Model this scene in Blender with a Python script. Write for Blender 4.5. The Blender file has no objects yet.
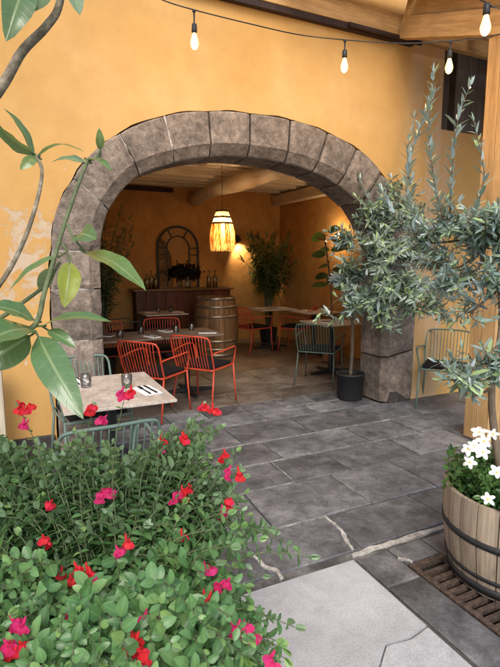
import bpy, bmesh, math, random
from mathutils import Vector, Matrix, Euler
random.seed(7)
R = math.radians
PI = math.pi
S = bpy.context.scene
COL = S.collection

# ------------------------------------------------------------------ camera
F, H, AZ, PT = 490.0, 1.58, R(25.5), R(-8.3)
cd = bpy.data.cameras.new('camera'); cam = bpy.data.objects.new('camera', cd); COL.objects.link(cam)
cd.sensor_fit = 'HORIZONTAL'; cd.sensor_width = 36; cd.lens = 36*F/500; cd.clip_start = 0.05; cd.clip_end = 400
cam.location = (0, 0, H); cam.rotation_euler = (PI/2 + PT, 0, -AZ)
S.camera = cam
S.render.resolution_x, S.render.resolution_y = 768, 1024

# ------------------------------------------------------------------ sky, sun, exposure
SUN_EL, SUN_AZ = R(46), R(203)          # azimuth clockwise from +Y: behind the camera, a little to its left
w = bpy.data.worlds.new('World'); S.world = w; w.use_nodes = True
nt = w.node_tree; nt.nodes.clear()
sk = nt.nodes.new('ShaderNodeTexSky'); sk.sky_type = 'NISHITA'; sk.sun_disc = False
sk.sun_elevation = SUN_EL; sk.sun_rotation = SUN_AZ; sk.dust_density = 3.0; sk.air_density = 1.0; sk.ozone_density = 1.0
bg = nt.nodes.new('ShaderNodeBackground'); bg.inputs[1].default_value = 0.15
wo = nt.nodes.new('ShaderNodeOutputWorld')
nt.links.new(sk.outputs[0], bg.inputs[0]); nt.links.new(bg.outputs[0], wo.inputs[0])
sl = bpy.data.lights.new('sun', 'SUN'); sl.energy = 1.1; sl.angle = R(28); sl.color = (1, 0.97, 0.93)
so = bpy.data.objects.new('sun', sl); COL.objects.link(so)
sd = Vector((math.sin(SUN_AZ)*math.cos(SUN_EL), math.cos(SUN_AZ)*math.cos(SUN_EL), math.sin(SUN_EL)))
so.rotation_euler = sd.to_track_quat('Z', 'Y').to_euler(); so.location = sd*20
S.view_settings.view_transform = 'Standard'; S.view_settings.look = 'None'
S.view_settings.exposure = 0.66; S.view_settings.gamma = 1

# ------------------------------------------------------------------ photo pixel helpers
_d = Vector((math.sin(AZ)*math.cos(PT), math.cos(AZ)*math.cos(PT), math.sin(PT)))
_r = Vector((math.cos(AZ), -math.sin(AZ), 0)); _u = _r.cross(_d); _C = Vector((0, 0, H))
def ray(x, y): return _d*F + _r*(x-250) - _u*(y-333.5)
def gz(x, y, z=0): v = ray(x, y); return _C + v*((z-H)/v.z)
def gy(x, y, Y): v = ray(x, y); return _C + v*(Y/v.y)
def gx(x, y, X): v = ray(x, y); return _C + v*(X/v.x)
def at(x, y, D): return _C + ray(x, y)*(D/F)

# ------------------------------------------------------------------ materials
def nodes(name):
    m = bpy.data.materials.new(name); m.use_nodes = True
    n = m.node_tree; b = n.nodes['Principled BSDF']
    return m, n, b
def N(n, t, **k):
    x = n.nodes.new(t)
    for a, v in k.items(): setattr(x, a, v)
    return x
def ramp(n, fac, stops, interp='LINEAR'):
    r = N(n, 'ShaderNodeValToRGB'); r.color_ramp.interpolation = interp
    e = r.color_ramp.elements
    while len(e) < len(stops): e.new(0.5)
    for i, (p, c) in enumerate(stops):
        e[i].position = p; e[i].color = (*c, 1) if len(c) == 3 else c
    n.links.new(fac, r.inputs[0]); return r.outputs[0]
def coords(n, scale=(1, 1, 1), kind='Object', off=None):
    tc = N(n, 'ShaderNodeTexCoord'); mp = N(n, 'ShaderNodeMapping')
    mp.inputs['Scale'].default_value = scale
    n.links.new(tc.outputs[kind], mp.inputs[0])
    if off is not None: n.links.new(off, mp.inputs['Location'])
    return mp.outputs[0]
def noise(n, vec, scale, detail=6, rough=0.6, dist=0):
    t = N(n, 'ShaderNodeTexNoise'); t.inputs['Scale'].default_value = scale; t.inputs['Detail'].default_value = detail
    t.inputs['Roughness'].default_value = rough; t.inputs['Distortion'].default_value = dist
    n.links.new(vec, t.inputs['Vector']); return t.outputs['Fac']
def mix(n, fac, a, b, mode='MIX'):
    x = N(n, 'ShaderNodeMix', data_type='RGBA', blend_type=mode)
    for s, v in ((x.inputs[0], fac), (x.inputs[6], a), (x.inputs[7], b)):
        if isinstance(v, (int, float)): s.default_value = v
        elif isinstance(v, tuple): s.default_value = (*v, 1)
        else: n.links.new(v, s)
    return x.outputs[2]
def mth(n, op, a, b=None):
    x = N(n, 'ShaderNodeMath', operation=op)
    for i, v in enumerate((a, b)):
        if v is None: continue
        if isinstance(v, (int, float)): x.inputs[i].default_value = v
        else: n.links.new(v, x.inputs[i])
    return x.outputs[0]
def bump(n, b, h, strength, dist=0.01):
    x = N(n, 'ShaderNodeBump'); x.inputs['Strength'].default_value = strength; x.inputs['Distance'].default_value = dist
    n.links.new(h, x.inputs['Height']); n.links.new(x.outputs[0], b.inputs['Normal'])
def orand(n):
    o = N(n, 'ShaderNodeObjectInfo'); return o.outputs['Random']
def randoff(n):
    o = N(n, 'ShaderNodeObjectInfo'); c = N(n, 'ShaderNodeCombineXYZ')
    for i, k in enumerate((37.0, 91.0, 53.0)): n.links.new(mth(n, 'MULTIPLY', o.outputs['Random'], k), c.inputs[i])
    return c.outputs[0]

def rough_mat(name, cols, scale=8, rough=0.8, bstr=0.4, bdist=0.01, stretch=(1, 1, 1), var=0.25, fine=60, spec=0.3, metal=0, mott=0.3, pits=0, pitk=.4):
    """mottled surface: cols = colours along a noise, per-object brightness variation, fine relief"""
    m, n, b = nodes(name)
    v = coords(n, stretch, off=randoff(n))
    a = noise(n, v, scale, 8, 0.65); f = noise(n, v, fine, 6, 0.7)
    c = ramp(n, a, [(0.3 + 0.4*i/max(1, len(cols)-1), x) for i, x in enumerate(cols)])
    c = mix(n, 0.35, c, ramp(n, f, [(0.3, (0.25,)*3), (0.7, (0.95,)*3)]), 'OVERLAY')
    md = noise(n, v, scale*3.7, 7, 0.7, 0.5)
    c = mix(n, mott, c, ramp(n, md, [(0.34, (0.12,)*3), (0.5, (0.5,)*3), (0.68, (0.9,)*3)]), 'OVERLAY')
    if pits:
        vo = N(n, 'ShaderNodeTexVoronoi'); vo.inputs['Scale'].default_value = pits; n.links.new(v, vo.inputs['Vector'])
        pm = mth(n, 'MULTIPLY', ramp(n, vo.outputs['Distance'], [(0.10, (1,)*3), (0.24, (0,)*3)]), ramp(n, md, [(0.45, (0,)*3), (0.6, (1,)*3)]))
        c = mix(n, mth(n, 'MULTIPLY', pm, pitk), c, (0.02, 0.018, 0.016))
    if var:
        k = mth(n, 'ADD', mth(n, 'MULTIPLY', orand(n), 2*var), 1-var)
        cc = N(n, 'ShaderNodeCombineColor')
        for i in range(3): n.links.new(k, cc.inputs[i])
        c = mix(n, 1.0, c, cc.outputs[0], 'MULTIPLY')
    n.links.new(c, b.inputs['Base Color'])
    n.links.new(ramp(n, a, [(0.2, (max(0, rough-.12),)*3), (0.8, (min(1, rough+.12),)*3)]), b.inputs['Roughness'])
    b.inputs['Specular IOR Level'].default_value = spec; b.inputs['Metallic'].default_value = metal
    h = mth(n, 'ADD', mth(n, 'MULTIPLY', a, 0.5), mth(n, 'ADD', mth(n, 'MULTIPLY', f, 0.3), mth(n, 'MULTIPLY', md, 0.5)))
    if pits: h = mth(n, 'SUBTRACT', h, mth(n, 'MULTIPLY', pm, pitk))
    bump(n, b, h, bstr, bdist)
    return m
def paint(name, col, rough=0.45, spec=0.5, metal=0, var=0.06):
    m, n, b = nodes(name)
    v = coords(n, off=randoff(n)); a = noise(n, v, 25, 5)
    c = mix(n, a, tuple(x*(1-var*2) for x in col), tuple(min(1, x*(1+var*2)) for x in col))
    n.links.new(c, b.inputs['Base Color'])
    n.links.new(ramp(n, a, [(0.3, (rough*0.8,)*3), (0.7, (min(1, rough*1.25),)*3)]), b.inputs['Roughness'])
    b.inputs['Specular IOR Level'].default_value = spec; b.inputs['Metallic'].default_value = metal
    return m
def wood(name, dark, light, rough=0.65, axis=2, scale=14, var=0.2, spec=0.3, bstr=0.25):
    st = [1, 1, 1]; st[axis] = 0.07
    m, n, b = nodes(name)
    v = coords(n, tuple(st), off=randoff(n))
    a = noise(n, v, scale, 6, 0.6, 0.6); f = noise(n, v, scale*7, 4, 0.6)
    bl = noise(n, coords(n, off=randoff(n)), 3.0, 3)
    c = ramp(n, a, [(0.3, dark), (0.52, tuple((x+y)/2 for x, y in zip(dark, light))), (0.72, light)])
    c = mix(n, 0.3, c, ramp(n, f, [(0.3, (0.2,)*3), (0.7, (0.9,)*3)]), 'OVERLAY')
    c = mix(n, 0.3, c, ramp(n, bl, [(0.3, (0.3,)*3), (0.7, (0.8,)*3)]), 'OVERLAY')
    k = mth(n, 'ADD', mth(n, 'MULTIPLY', orand(n), 2*var), 1-var)
    cc = N(n, 'ShaderNodeCombineColor')
    for i in range(3): n.links.new(k, cc.inputs[i])
    n.links.new(mix(n, 1.0, c, cc.outputs[0], 'MULTIPLY'), b.inputs['Base Color'])
    b.inputs['Roughness'].default_value = rough; b.inputs['Specular IOR Level'].default_value = spec
    bump(n, b, mth(n, 'ADD', a, f), bstr, 0.004)
    return m
def leafmat(name, cols, back=None, rough=0.42, trans=0.25, spec=0.5, tcol=None, vein=0.0):
    m, n, b = nodes(name)
    at_ = N(n, 'ShaderNodeAttribute', attribute_name='rnd')
    c = ramp(n, at_.outputs['Fac'], [(i/max(1, len(cols)-1), x) for i, x in enumerate(cols)])
    nz = noise(n, coords(n), 45, 3)
    c = mix(n, 0.3, c, ramp(n, nz, [(0.3, (0.3,)*3), (0.7, (0.75,)*3)]), 'OVERLAY')
    md = N(n, 'ShaderNodeAttribute', attribute_name='mid')
    c = mix(n, mth(n, 'MULTIPLY', ramp(n, md.outputs['Fac'], [(0.0, (0.0,)*3), (0.6, (0.12,)*3), (0.84, (0.25,)*3), (0.95, (1,)*3)]), vein), c, tuple(min(.8, x*1.7+.03) for x in cols[-1]))
    top = c
    if back:
        g = N(n, 'ShaderNodeNewGeometry'); c = mix(n, g.outputs['Backfacing'], c, back)
    n.links.new(c, b.inputs['Base Color']); b.inputs['Roughness'].default_value = rough
    b.inputs['Specular IOR Level'].default_value = spec
    t = N(n, 'ShaderNodeBsdfTranslucent')
    n.links.new(mix(n, 0.6, top, tcol or (0.25, 0.45, 0.06)), t.inputs[0])
    ms = N(n, 'ShaderNodeMixShader'); ms.inputs[0].default_value = trans
    out = n.nodes['Material Output']
    n.links.new(b.outputs[0], ms.inputs[1]); n.links.new(t.outputs[0], ms.inputs[2]); n.links.new(ms.outputs[0], out.inputs[0])
    return m
def emit(name, col, strength):
    m, n, b = nodes(name)
    b.inputs['Base Color'].default_value = (*col, 1); b.inputs['Emission Color'].default_value = (*col, 1)
    b.inputs['Emission Strength'].default_value = strength; return m
def glass(name, col=(1, 1, 1), rough=0.02, ior=1.45):
    """thin-walled glass: clear body, Fresnel reflections"""
    m, n, b = nodes(name); n.nodes.remove(b)
    t = N(n, 'ShaderNodeBsdfTransparent'); t.inputs[0].default_value = (*[.93*c for c in col], 1)
    g = N(n, 'ShaderNodeBsdfGlossy'); g.inputs['Roughness'].default_value = rough
    fr = N(n, 'ShaderNodeFresnel'); fr.inputs[0].default_value = ior
    ms = N(n, 'ShaderNodeMixShader'); n.links.new(mth(n, 'MINIMUM', mth(n, 'ADD', mth(n, 'MULTIPLY', fr.outputs[0], 1.3), .03), .9), ms.inputs[0])
    n.links.new(t.outputs[0], ms.inputs[1]); n.links.new(g.outputs[0], ms.inputs[2]); n.links.new(ms.outputs[0], n.nodes['Material Output'].inputs[0])
    return m

M = {}
# ochre plaster of the courtyard wall, with peeled patches
def plaster_outside():
    m, n, b = nodes('ochre_plaster')
    v = coords(n)
    big = noise(n, v, 0.9, 5, 0.6); mid = noise(n, v, 5, 7, 0.65); fine = noise(n, v, 70, 5, 0.7)
    c = ramp(n, big, [(0.3, (0.52, 0.285, 0.085)), (0.5, (0.565, 0.33, 0.112)), (0.7, (0.61, 0.38, 0.155))])
    c = mix(n, 0.25, c, ramp(n, mid, [(0.3, (0.36,)*3), (0.7, (0.66,)*3)]), 'OVERLAY')
    sx = N(n, 'ShaderNodeSeparateXYZ'); n.links.new(v, sx.inputs[0])
    def band(s, lo0, lo1, hi1, hi0):
        a = N(n, 'ShaderNodeMapRange', interpolation_type='SMOOTHSTEP'); a.inputs[1].default_value = lo0; a.inputs[2].default_value = lo1; n.links.new(s, a.inputs[0])
        d = N(n, 'ShaderNodeMapRange', interpolation_type='SMOOTHSTEP'); d.inputs[1].default_value = hi1; d.inputs[2].default_value = hi0
        d.inputs[3].default_value = 1; d.inputs[4].default_value = 0; n.links.new(s, d.inputs[0])
        return mth(n, 'MULTIPLY', a.outputs[0], d.outputs[0])
    peel = noise(n, v, 5.5, 10, 0.74, 0.5)
    zone = mth(n, 'MULTIPLY', band(sx.outputs[0], -0.35, 0.0, 0.36, 0.46), band(sx.outputs[2], 0.95, 1.35, 1.85, 2.2))
    mask = ramp(n, mth(n, 'ADD', mth(n, 'MULTIPLY', zone, 0.23), peel), [(0.69, (0,)*3), (0.76, (1,)*3)])
    c = mix(n, mth(n, 'MULTIPLY', mask, 0.85), c, (0.52, 0.42, 0.31))
    flake = noise(n, v, 11, 4, 0.6)
    low = band(sx.outputs[2], -0.2, 0.1, 0.9, 1.6)
    fm = ramp(n, mth(n, 'ADD', mth(n, 'MULTIPLY', low, 0.05), flake), [(0.715, (0,)*3), (0.73, (1,)*3)])
    c = mix(n, mth(n, 'MULTIPLY', fm, 0.8), c, (0.55, 0.47, 0.38))
    streak = noise(n, coords(n, (3.0, 1, 0.25)), 2.0, 5)
    pale = mth(n, 'MULTIPLY', band(sx.outputs[0], 3.7, 4.1, 4.35, 4.6), ramp(n, streak, [(0.35, (0,)*3), (0.7, (1,)*3)]))
    c = mix(n, mth(n, 'MULTIPLY', pale, 0.75), c, (0.60, 0.47, 0.36))
    n.links.new(c, b.inputs['Base Color']); b.inputs['Roughness'].default_value = 0.85; b.inputs['Specular IOR Level'].default_value = 0.25
    h = mth(n, 'ADD', mth(n, 'MULTIPLY', mid, 1.0), mth(n, 'ADD', mth(n, 'MULTIPLY', fine, 0.25), mth(n, 'MULTIPLY', mth(n, 'ADD', mask, fm), -0.5)))
    bump(n, b, h, 0.35, 0.012)
    return m
M['plaster'] = plaster_outside()
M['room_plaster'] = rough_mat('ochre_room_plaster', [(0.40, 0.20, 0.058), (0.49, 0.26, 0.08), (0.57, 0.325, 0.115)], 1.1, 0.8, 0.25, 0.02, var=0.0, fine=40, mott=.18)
M['stone'] = rough_mat('arch_stone', [(0.12, 0.094, 0.075), (0.21, 0.168, 0.135), (0.32, 0.258, 0.205)], 5, 0.88, 1.0, 0.02, var=0.12, fine=75, mott=.55, pits=70, pitk=.25)
M['stone_dark'] = rough_mat('dark_plinth_stone', [(0.03, 0.026, 0.024), (0.075, 0.066, 0.06)], 9, 0.9, 0.9, 0.02, var=0.1)
M['basalt'] = rough_mat('basalt_slab', [(0.066, 0.067, 0.071), (0.122, 0.123, 0.128), (0.20, 0.198, 0.199)], 2.6, 0.55, 0.8, 0.012, var=0.25, fine=55, spec=0.5, mott=.55, pits=60, pitk=.3)
M['concrete'] = rough_mat('pale_slab', [(0.36, 0.365, 0.372), (0.405, 0.41, 0.414), (0.44, 0.443, 0.445)], 2.0, 0.85, 0.6, 0.006, var=0.03, fine=120, mott=.15)
M['basalt_room'] = rough_mat('worn_room_slab', [(0.07, 0.058, 0.047), (0.125, 0.105, 0.086), (0.19, 0.16, 0.13)], 2.2, 0.45, 0.7, 0.01, var=0.15, fine=50, spec=0.5, mott=.5)
M['mortar'] = rough_mat('dark_mortar', [(0.045, 0.042, 0.04), (0.08, 0.075, 0.07), (0.30, 0.285, 0.26)], 2.2, 0.9, 0.6, 0.006, var=0)
M['grey_mortar'] = rough_mat('grey_mortar', [(0.12, 0.112, 0.105), (0.22, 0.21, 0.195), (0.36, 0.345, 0.32)], 9, 0.9, 0.9, 0.008, var=0.1, mott=.6)
M['white_mortar'] = rough_mat('white_mortar', [(0.22, 0.20, 0.18), (0.42, 0.40, 0.36), (0.58, 0.56, 0.52)], 14, 0.9, 0.8, 0.008, var=0)
M['room_floor'] = rough_mat('worn_room_floor', [(0.07, 0.052, 0.036), (0.115, 0.085, 0.058), (0.16, 0.12, 0.085)], 1.1, 0.45, 0.5, 0.008, var=0, fine=40, spec=0.5, mott=.5)
M['timber'] = wood('pale_timber', (0.34, 0.195, 0.075), (0.50, 0.315, 0.135), axis=0, scale=10, var=0.08)
M['timber_y'] = wood('pale_timber_rafter', (0.34, 0.195, 0.075), (0.50, 0.315, 0.135), axis=1, scale=10, var=0.08)
M['timber_z'] = wood('post_timber', (0.36, 0.215, 0.09), (0.53, 0.335, 0.15), axis=2, scale=10, var=0.08)
M['cream_beam'] = wood('cream_beam', (0.56, 0.44, 0.29), (0.74, 0.62, 0.44), axis=1, scale=6, var=0.05)
M['cream_joist'] = wood('cream_joist', (0.52, 0.42, 0.29), (0.70, 0.59, 0.43), axis=0, scale=6, var=0.1)
M['ceiling'] = wood('ceiling_boards', (0.46, 0.37, 0.25), (0.64, 0.53, 0.38), axis=0, scale=7, var=0.05)
M['dark_beam'] = wood('dark_beam', (0.025, 0.010, 0.006), (0.07, 0.026, 0.014), axis=0, scale=12)
M['bar_wood'] = wood('bar_boards', (0.055, 0.016, 0.008), (0.14, 0.045, 0.02), 0.45, axis=2, scale=9, var=0.2, spec=0.4)
M['bar_top'] = wood('bar_top', (0.10, 0.05, 0.025), (0.2, 0.11, 0.05), 0.35, axis=0, scale=9, spec=0.5)
M['oak'] = wood('cask_oak', (0.13, 0.075, 0.035), (0.29, 0.18, 0.09), 0.5, axis=2, scale=9, var=0.18, spec=0.4)
M['grey_oak'] = wood('weathered_oak', (0.20, 0.155, 0.11), (0.40, 0.325, 0.24), 0.8, axis=2, scale=9, var=0.16, bstr=0.5)
M['hoop'] = rough_mat('black_hoop', [(0.012, 0.012, 0.013), (0.03, 0.03, 0.032)], 12, 0.55, 0.3, 0.003, var=0, spec=0.5)
M['galv'] = rough_mat('cask_hoop', [(0.30, 0.28, 0.25), (0.45, 0.43, 0.39)], 9, 0.42, 0.2, 0.003, var=0, metal=0.85)
M['rust'] = rough_mat('rusty_iron', [(0.028, 0.021, 0.018), (0.065, 0.045, 0.034), (0.12, 0.085, 0.065)], 45, 0.8, 0.25, 0.002, var=0.1)
M['steel_dark'] = rough_mat('dark_steel', [(0.02, 0.012, 0.010), (0.05, 0.025, 0.018)], 10, 0.7, 0.4, 0.005, var=0)
M['soil'] = rough_mat('soil', [(0.02, 0.013, 0.008), (0.07, 0.045, 0.028)], 30, 0.95, 1, 0.02, var=0)
M['orange'] = paint('orange_red_enamel', (0.50, 0.062, 0.026), 0.4)
M['green'] = paint('grey_green_enamel', (0.13, 0.20, 0.165), 0.45)
M['dkgreen'] = paint('dark_green_enamel', (0.06, 0.09, 0.07), 0.5)
M['pad'] = paint('black_pad', (0.012, 0.012, 0.014), 0.9, 0.2)
M['blackmetal'] = paint('black_metal', (0.014, 0.014, 0.015), 0.5)
M['tabletop'] = rough_mat('stone_tabletop', [(0.36, 0.31, 0.255), (0.46, 0.40, 0.335), (0.53, 0.47, 0.40)], 5, 0.38, 0.08, 0.002, var=0.04, spec=0.5)
M['napkin'] = paint('paper_napkin', (0.80, 0.80, 0.78), 0.9, 0.2, var=0.02)
M['cutlery'] = paint('dark_cutlery', (0.03, 0.03, 0.035), 0.3, 0.5, 0.7)
M['glass'] = glass('clear_glass')
M['bottle'] = glass('bottle_glass', (0.98, 1.0, 0.96), 0.05)
M['mirror'] = paint('mirror_glass', (0.75, 0.72, 0.66), 0.04, 0.5, 1.0, 0.01)
M['mirror_frame'] = paint('mirror_frame_iron', (0.035, 0.026, 0.02), 0.6)
M['raffia'] = leafmat('raffia', [(0.50, 0.30, 0.09), (0.66, 0.44, 0.17), (0.78, 0.58, 0.28)], None, 0.8, 0.45, 0.2, (0.8, 0.55, 0.22))
M['bulb'] = emit('warm_filament_bulb', (1.0, 0.62, 0.21), 1.9)
M['bulb_room'] = emit('warm_room_bulb', (1.0, 0.62, 0.24), 4)
M['black_plastic'] = paint('black_plastic', (0.015, 0.015, 0.015), 0.55)
M['pot_black'] = paint('black_pot', (0.016, 0.017, 0.019), 0.6)
M['terracotta'] = rough_mat('terracotta', [(0.20, 0.075, 0.04), (0.32, 0.13, 0.07), (0.40, 0.20, 0.13)], 7, 0.85, 0.4, 0.006, var=0)
M['olive'] = leafmat('olive_leaf', [(0.085, 0.125, 0.105), (0.155, 0.22, 0.205), (0.24, 0.33, 0.33), (0.31, 0.43, 0.18)], (0.38, 0.46, 0.46), 0.30, 0.15, 0.6, vein=.2)  # leaf tones pushed bluer: the sky's reflection is put into the colour
M['olive_far'] = leafmat('dark_olive_leaf', [(0.075, 0.11, 0.088), (0.145, 0.205, 0.175), (0.23, 0.31, 0.29), (0.31, 0.43, 0.15)], (0.34, 0.41, 0.40), 0.32, 0.15, 0.6, vein=.2)  # sky blue is mixed into these leaf colours too
M['bark'] = rough_mat('olive_bark', [(0.10, 0.075, 0.05), (0.20, 0.155, 0.11)], 18, 0.9, 0.6, 0.004, stretch=(1, 1, 0.25), var=0)
M['bark_light'] = rough_mat('mottled_bark', [(0.11, 0.085, 0.06), (0.2, 0.17, 0.12), (0.34, 0.30, 0.22)], 30, 0.85, 0.6, 0.003, var=0)
M['stem'] = rough_mat('green_stem', [(0.08, 0.10, 0.045), (0.14, 0.17, 0.085)], 25, 0.7, 0.3, 0.002, var=0)
M['salvia'] = leafmat('salvia_leaf', [(0.05, 0.13, 0.042), (0.09, 0.215, 0.075), (0.145, 0.30, 0.115), (0.26, 0.42, 0.125)], (0.19, 0.30, 0.16), 0.38, 0.25, 0.5, vein=.16)
M['petal_red'] = leafmat('red_petal', [(0.55, 0.012, 0.02), (0.75, 0.03, 0.035), (0.80, 0.03, 0.10)], None, 0.6, 0.3, 0.3, (0.9, 0.05, 0.05))
M['petal_pink'] = leafmat('pink_petal', [(0.62, 0.02, 0.12), (0.75, 0.05, 0.24)], None, 0.6, 0.3, 0.3, (0.9, 0.1, 0.3))
M['petal_white'] = leafmat('white_petal', [(0.80, 0.79, 0.74), (0.85, 0.85, 0.82)], None, 0.6, 0.25, 0.3, (0.9, 0.9, 0.8))
M['yellow'] = paint('flower_eye', (0.75, 0.5, 0.04), 0.7)
M['glossy_leaf'] = leafmat('glossy_dark_leaf', [(0.03, 0.08, 0.02), (0.055, 0.14, 0.035), (0.10, 0.22, 0.06)], None, 0.25, 0.2, 0.6, vein=.3)
M['magnolia'] = leafmat('large_leaf', [(0.075, 0.145, 0.055), (0.10, 0.20, 0.085), (0.16, 0.24, 0.05), (0.34, 0.38, 0.06)], (0.20, 0.29, 0.17), 0.24, 0.3, 0.7, (0.35, 0.5, 0.08))
M['room_leaf'] = leafmat('room_plant_leaf', [(0.03, 0.045, 0.015), (0.06, 0.09, 0.03), (0.11, 0.13, 0.05)], None, 0.5, 0.25, 0.4)
M['fig_leaf'] = leafmat('rubber_fig_leaf', [(0.015, 0.03, 0.012), (0.04, 0.11, 0.03), (0.09, 0.20, 0.05)], None, 0.3, 0.15, 0.55)
M['dark_flower'] = leafmat('dark_bouquet', [(0.012, 0.010, 0.009), (0.03, 0.022, 0.018)], None, 0.8, 0.1, 0.2, (0.05, 0.03, 0.02))
M['shutter'] = wood('grey_shutter', (0.075, 0.066, 0.066), (0.16, 0.145, 0.142), 0.7, axis=2, scale=8)
M['ground'] = rough_mat('courtyard_ground', [(0.07, 0.066, 0.062), (0.13, 0.12, 0.115)], 1.5, 0.85, 0.5, 0.01, var=0)
M['roof'] = wood('canopy_boards', (0.30, 0.17, 0.07), (0.50, 0.31, 0.14), axis=0, scale=9, var=0.12)

# ------------------------------------------------------------------ mesh helpers
class MB:
    def __init__(s): s.v = []; s.f = []; s.r = []; s.m = []
    def add(s, vs, fs, rnd=0.5, mid=()):
        o = len(s.v); s.v += [tuple(x) for x in vs]; s.f += [tuple(i+o for i in f) for f in fs]; s.r += [rnd]*len(vs); s.m += [1.0 if i in mid else 0.0 for i in range(len(vs))]
    def box(s, x0, x1, y0, y1, z0, z1):
        s.add([(x0, y0, z0), (x1, y0, z0), (x1, y1, z0), (x0, y1, z0), (x0, y0, z1), (x1, y0, z1), (x1, y1, z1), (x0, y1, z1)],
              [(0, 3, 2, 1), (4, 5, 6, 7), (0, 1, 5, 4), (1, 2, 6, 5), (2, 3, 7, 6), (3, 0, 4, 7)])
    def obox(s, m, x0, x1, y0, y1, z0, z1):
        o = len(s.v); s.box(x0, x1, y0, y1, z0, z1)
        for i in range(o, len(s.v)): s.v[i] = tuple(m @ Vector(s.v[i]))
    def tube(s, pts, rad, n=8, closed=False, cap=True, rnd=0.5):
        P = [Vector(p) for p in pts]; k = len(P)
        rr = rad if isinstance(rad, (list, tuple)) else [rad]*k
        vs = []; prev = None
        for i in range(k):
            if closed: t = (P[(i+1) % k]-P[i-1])
            else: t = P[min(i+1, k-1)]-P[max(i-1, 0)]
            t = t.normalized() if t.length > 1e-9 else Vector((0, 0, 1))
            if prev is None:
                a = Vector((0, 0, 1)) if abs(t.z) < 0.9 else Vector((1, 0, 0))
                prev = (a - t*a.dot(t)).normalized()
            else:
                q = prev - t*prev.dot(t)
                if q.length > 1e-6: prev = q.normalized()
            bn = t.cross(prev)
            for j in range(n):
                g = 2*PI*j/n; vs.append(P[i] + (prev*math.cos(g)+bn*math.sin(g))*rr[i])
        fs = []
        for i in range(k if closed else k-1):
            i2 = (i+1) % k
            for j in range(n):
                j2 = (j+1) % n; fs.append((i*n+j, i*n+j2, i2*n+j2, i2*n+j))
        if cap and not closed: fs += [tuple(range(n-1, -1, -1)), tuple((k-1)*n+j for j in range(n))]
        s.add(vs, fs, rnd)
    def lathe(s, prof, n=24, c=(0, 0, 0), capb=False, capt=False):
        vs = []; fs = []
        for (r, z) in prof:
            for j in range(n):
                g = 2*PI*j/n; vs.append((c[0]+r*math.cos(g), c[1]+r*math.sin(g), c[2]+z))
        for i in range(len(prof)-1):
            for j in range(n):
                j2 = (j+1) % n; fs.append((i*n+j, i*n+j2, (i+1)*n+j2, (i+1)*n+j))
        if capb: fs.append(tuple(range(n-1, -1, -1)))
        if capt: fs.append(tuple((len(prof)-1)*n+j for j in range(n)))
        s.add(vs, fs)
    def prism(s, poly, a, b, axis=1):
        """extrude a 2D polygon: axis 1 -> (x,z) poly between y=a and y=b; axis 2 -> (x,y) poly between z"""
        k = len(poly)
        f = (lambda p, q: (p[0], q, p[1])) if axis == 1 else ((lambda p, q: (p[0], p[1], q)) if axis == 2 else (lambda p, q: (q, p[0], p[1])))
        s.add([f(p, a) for p in poly]+[f(p, b) for p in poly],
              [tuple(range(k)), tuple(range(2*k-1, k-1, -1))]+[(i, i+k, (i+1) % k+k, (i+1) % k) for i in range(k)])
    def leaf(s, base, d, nrm, L, W, rnd=0.5, fold=0.25, curl=0.15, wide=0.4):
        d = d.normalized(); sd = d.cross(nrm)
        if sd.length < 1e-5: sd = d.cross(Vector((0.3, 0.9, 0.2)))
        sd.normalize(); up = sd.cross(d).normalized()
        def P(t, sgn, wf): return base + d*(L*t) - up*(curl*L*t*t) + sd*(sgn*W*0.5*wf) + up*(fold*W*0.5*wf*abs(sgn))
        s.add([base, P(wide*.8, -1, .95), P(wide*.8, 0, 0), P(wide*.8, 1, .95), P(.75, -1, .68), P(.75, 0, 0), P(.75, 1, .68), P(1, 0, 0)],
              [(0, 2, 1), (0, 3, 2), (1, 2, 5, 4), (2, 3, 6, 5), (4, 5, 7), (5, 6, 7)], rnd, (0, 2, 5, 7))
    def oval(s, base, d, nrm, L, W, rnd=0.5, fold=0.25, curl=0.15, blunt=0.0):
        d = d.normalized(); sd = d.cross(nrm)
        if sd.length < 1e-5: sd = d.cross(Vector((0.3, 0.9, 0.2)))
        sd.normalize(); up = sd.cross(d).normalized(); vs = [base]
        for t, wf in ((.16, .66), (.40, 1.0), (.66, .90), (.88, .52+blunt)):
            c = base + d*(L*t) - up*(curl*L*t*t)
            for g in (-1, 0, 1): vs.append(c + sd*(g*W*.5*wf) + up*(fold*W*.5*wf*abs(g)))
        vs.append(base + d*L - up*(curl*L))
        fs = [(0, 2, 1), (0, 3, 2)]
        for k in range(3):
            o = 1+3*k; fs += [(o, o+1, o+4, o+3), (o+1, o+2, o+5, o+4)]
        fs += [(10, 11, 13), (11, 12, 13)]
        s.add(vs, fs, rnd, (0, 2, 5, 8, 11, 13))
    def mesh(s, name, mat, smooth=False, rnd=False, fix=False):
        me = bpy.data.meshes.new(name); me.from_pydata(s.v, [], s.f)
        if rnd:
            a = me.attributes.new('rnd', 'FLOAT', 'POINT'); a.data.foreach_set('value', s.r)
            a = me.attributes.new('mid', 'FLOAT', 'POINT'); a.data.foreach_set('value', s.m)
        if fix:
            bm = bmesh.new(); bm.from_mesh(me); bmesh.ops.recalc_face_normals(bm, faces=bm.faces); bm.to_mesh(me); bm.free()
        if smooth is True: me.polygons.foreach_set('use_smooth', [True]*len(me.polygons))
        me.materials.append(mat); me.update()
        if smooth == 'auto': me.shade_auto = None if False else None
        return me
    def build(s, name, mat, parent=None, smooth=False, rnd=False, fix=False):
        return link(name, s.mesh(name, mat, smooth, rnd, fix), parent)
def link(name, me, parent=None):
    o = bpy.data.objects.new(name, me); COL.objects.link(o); o.parent = parent; return o
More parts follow.
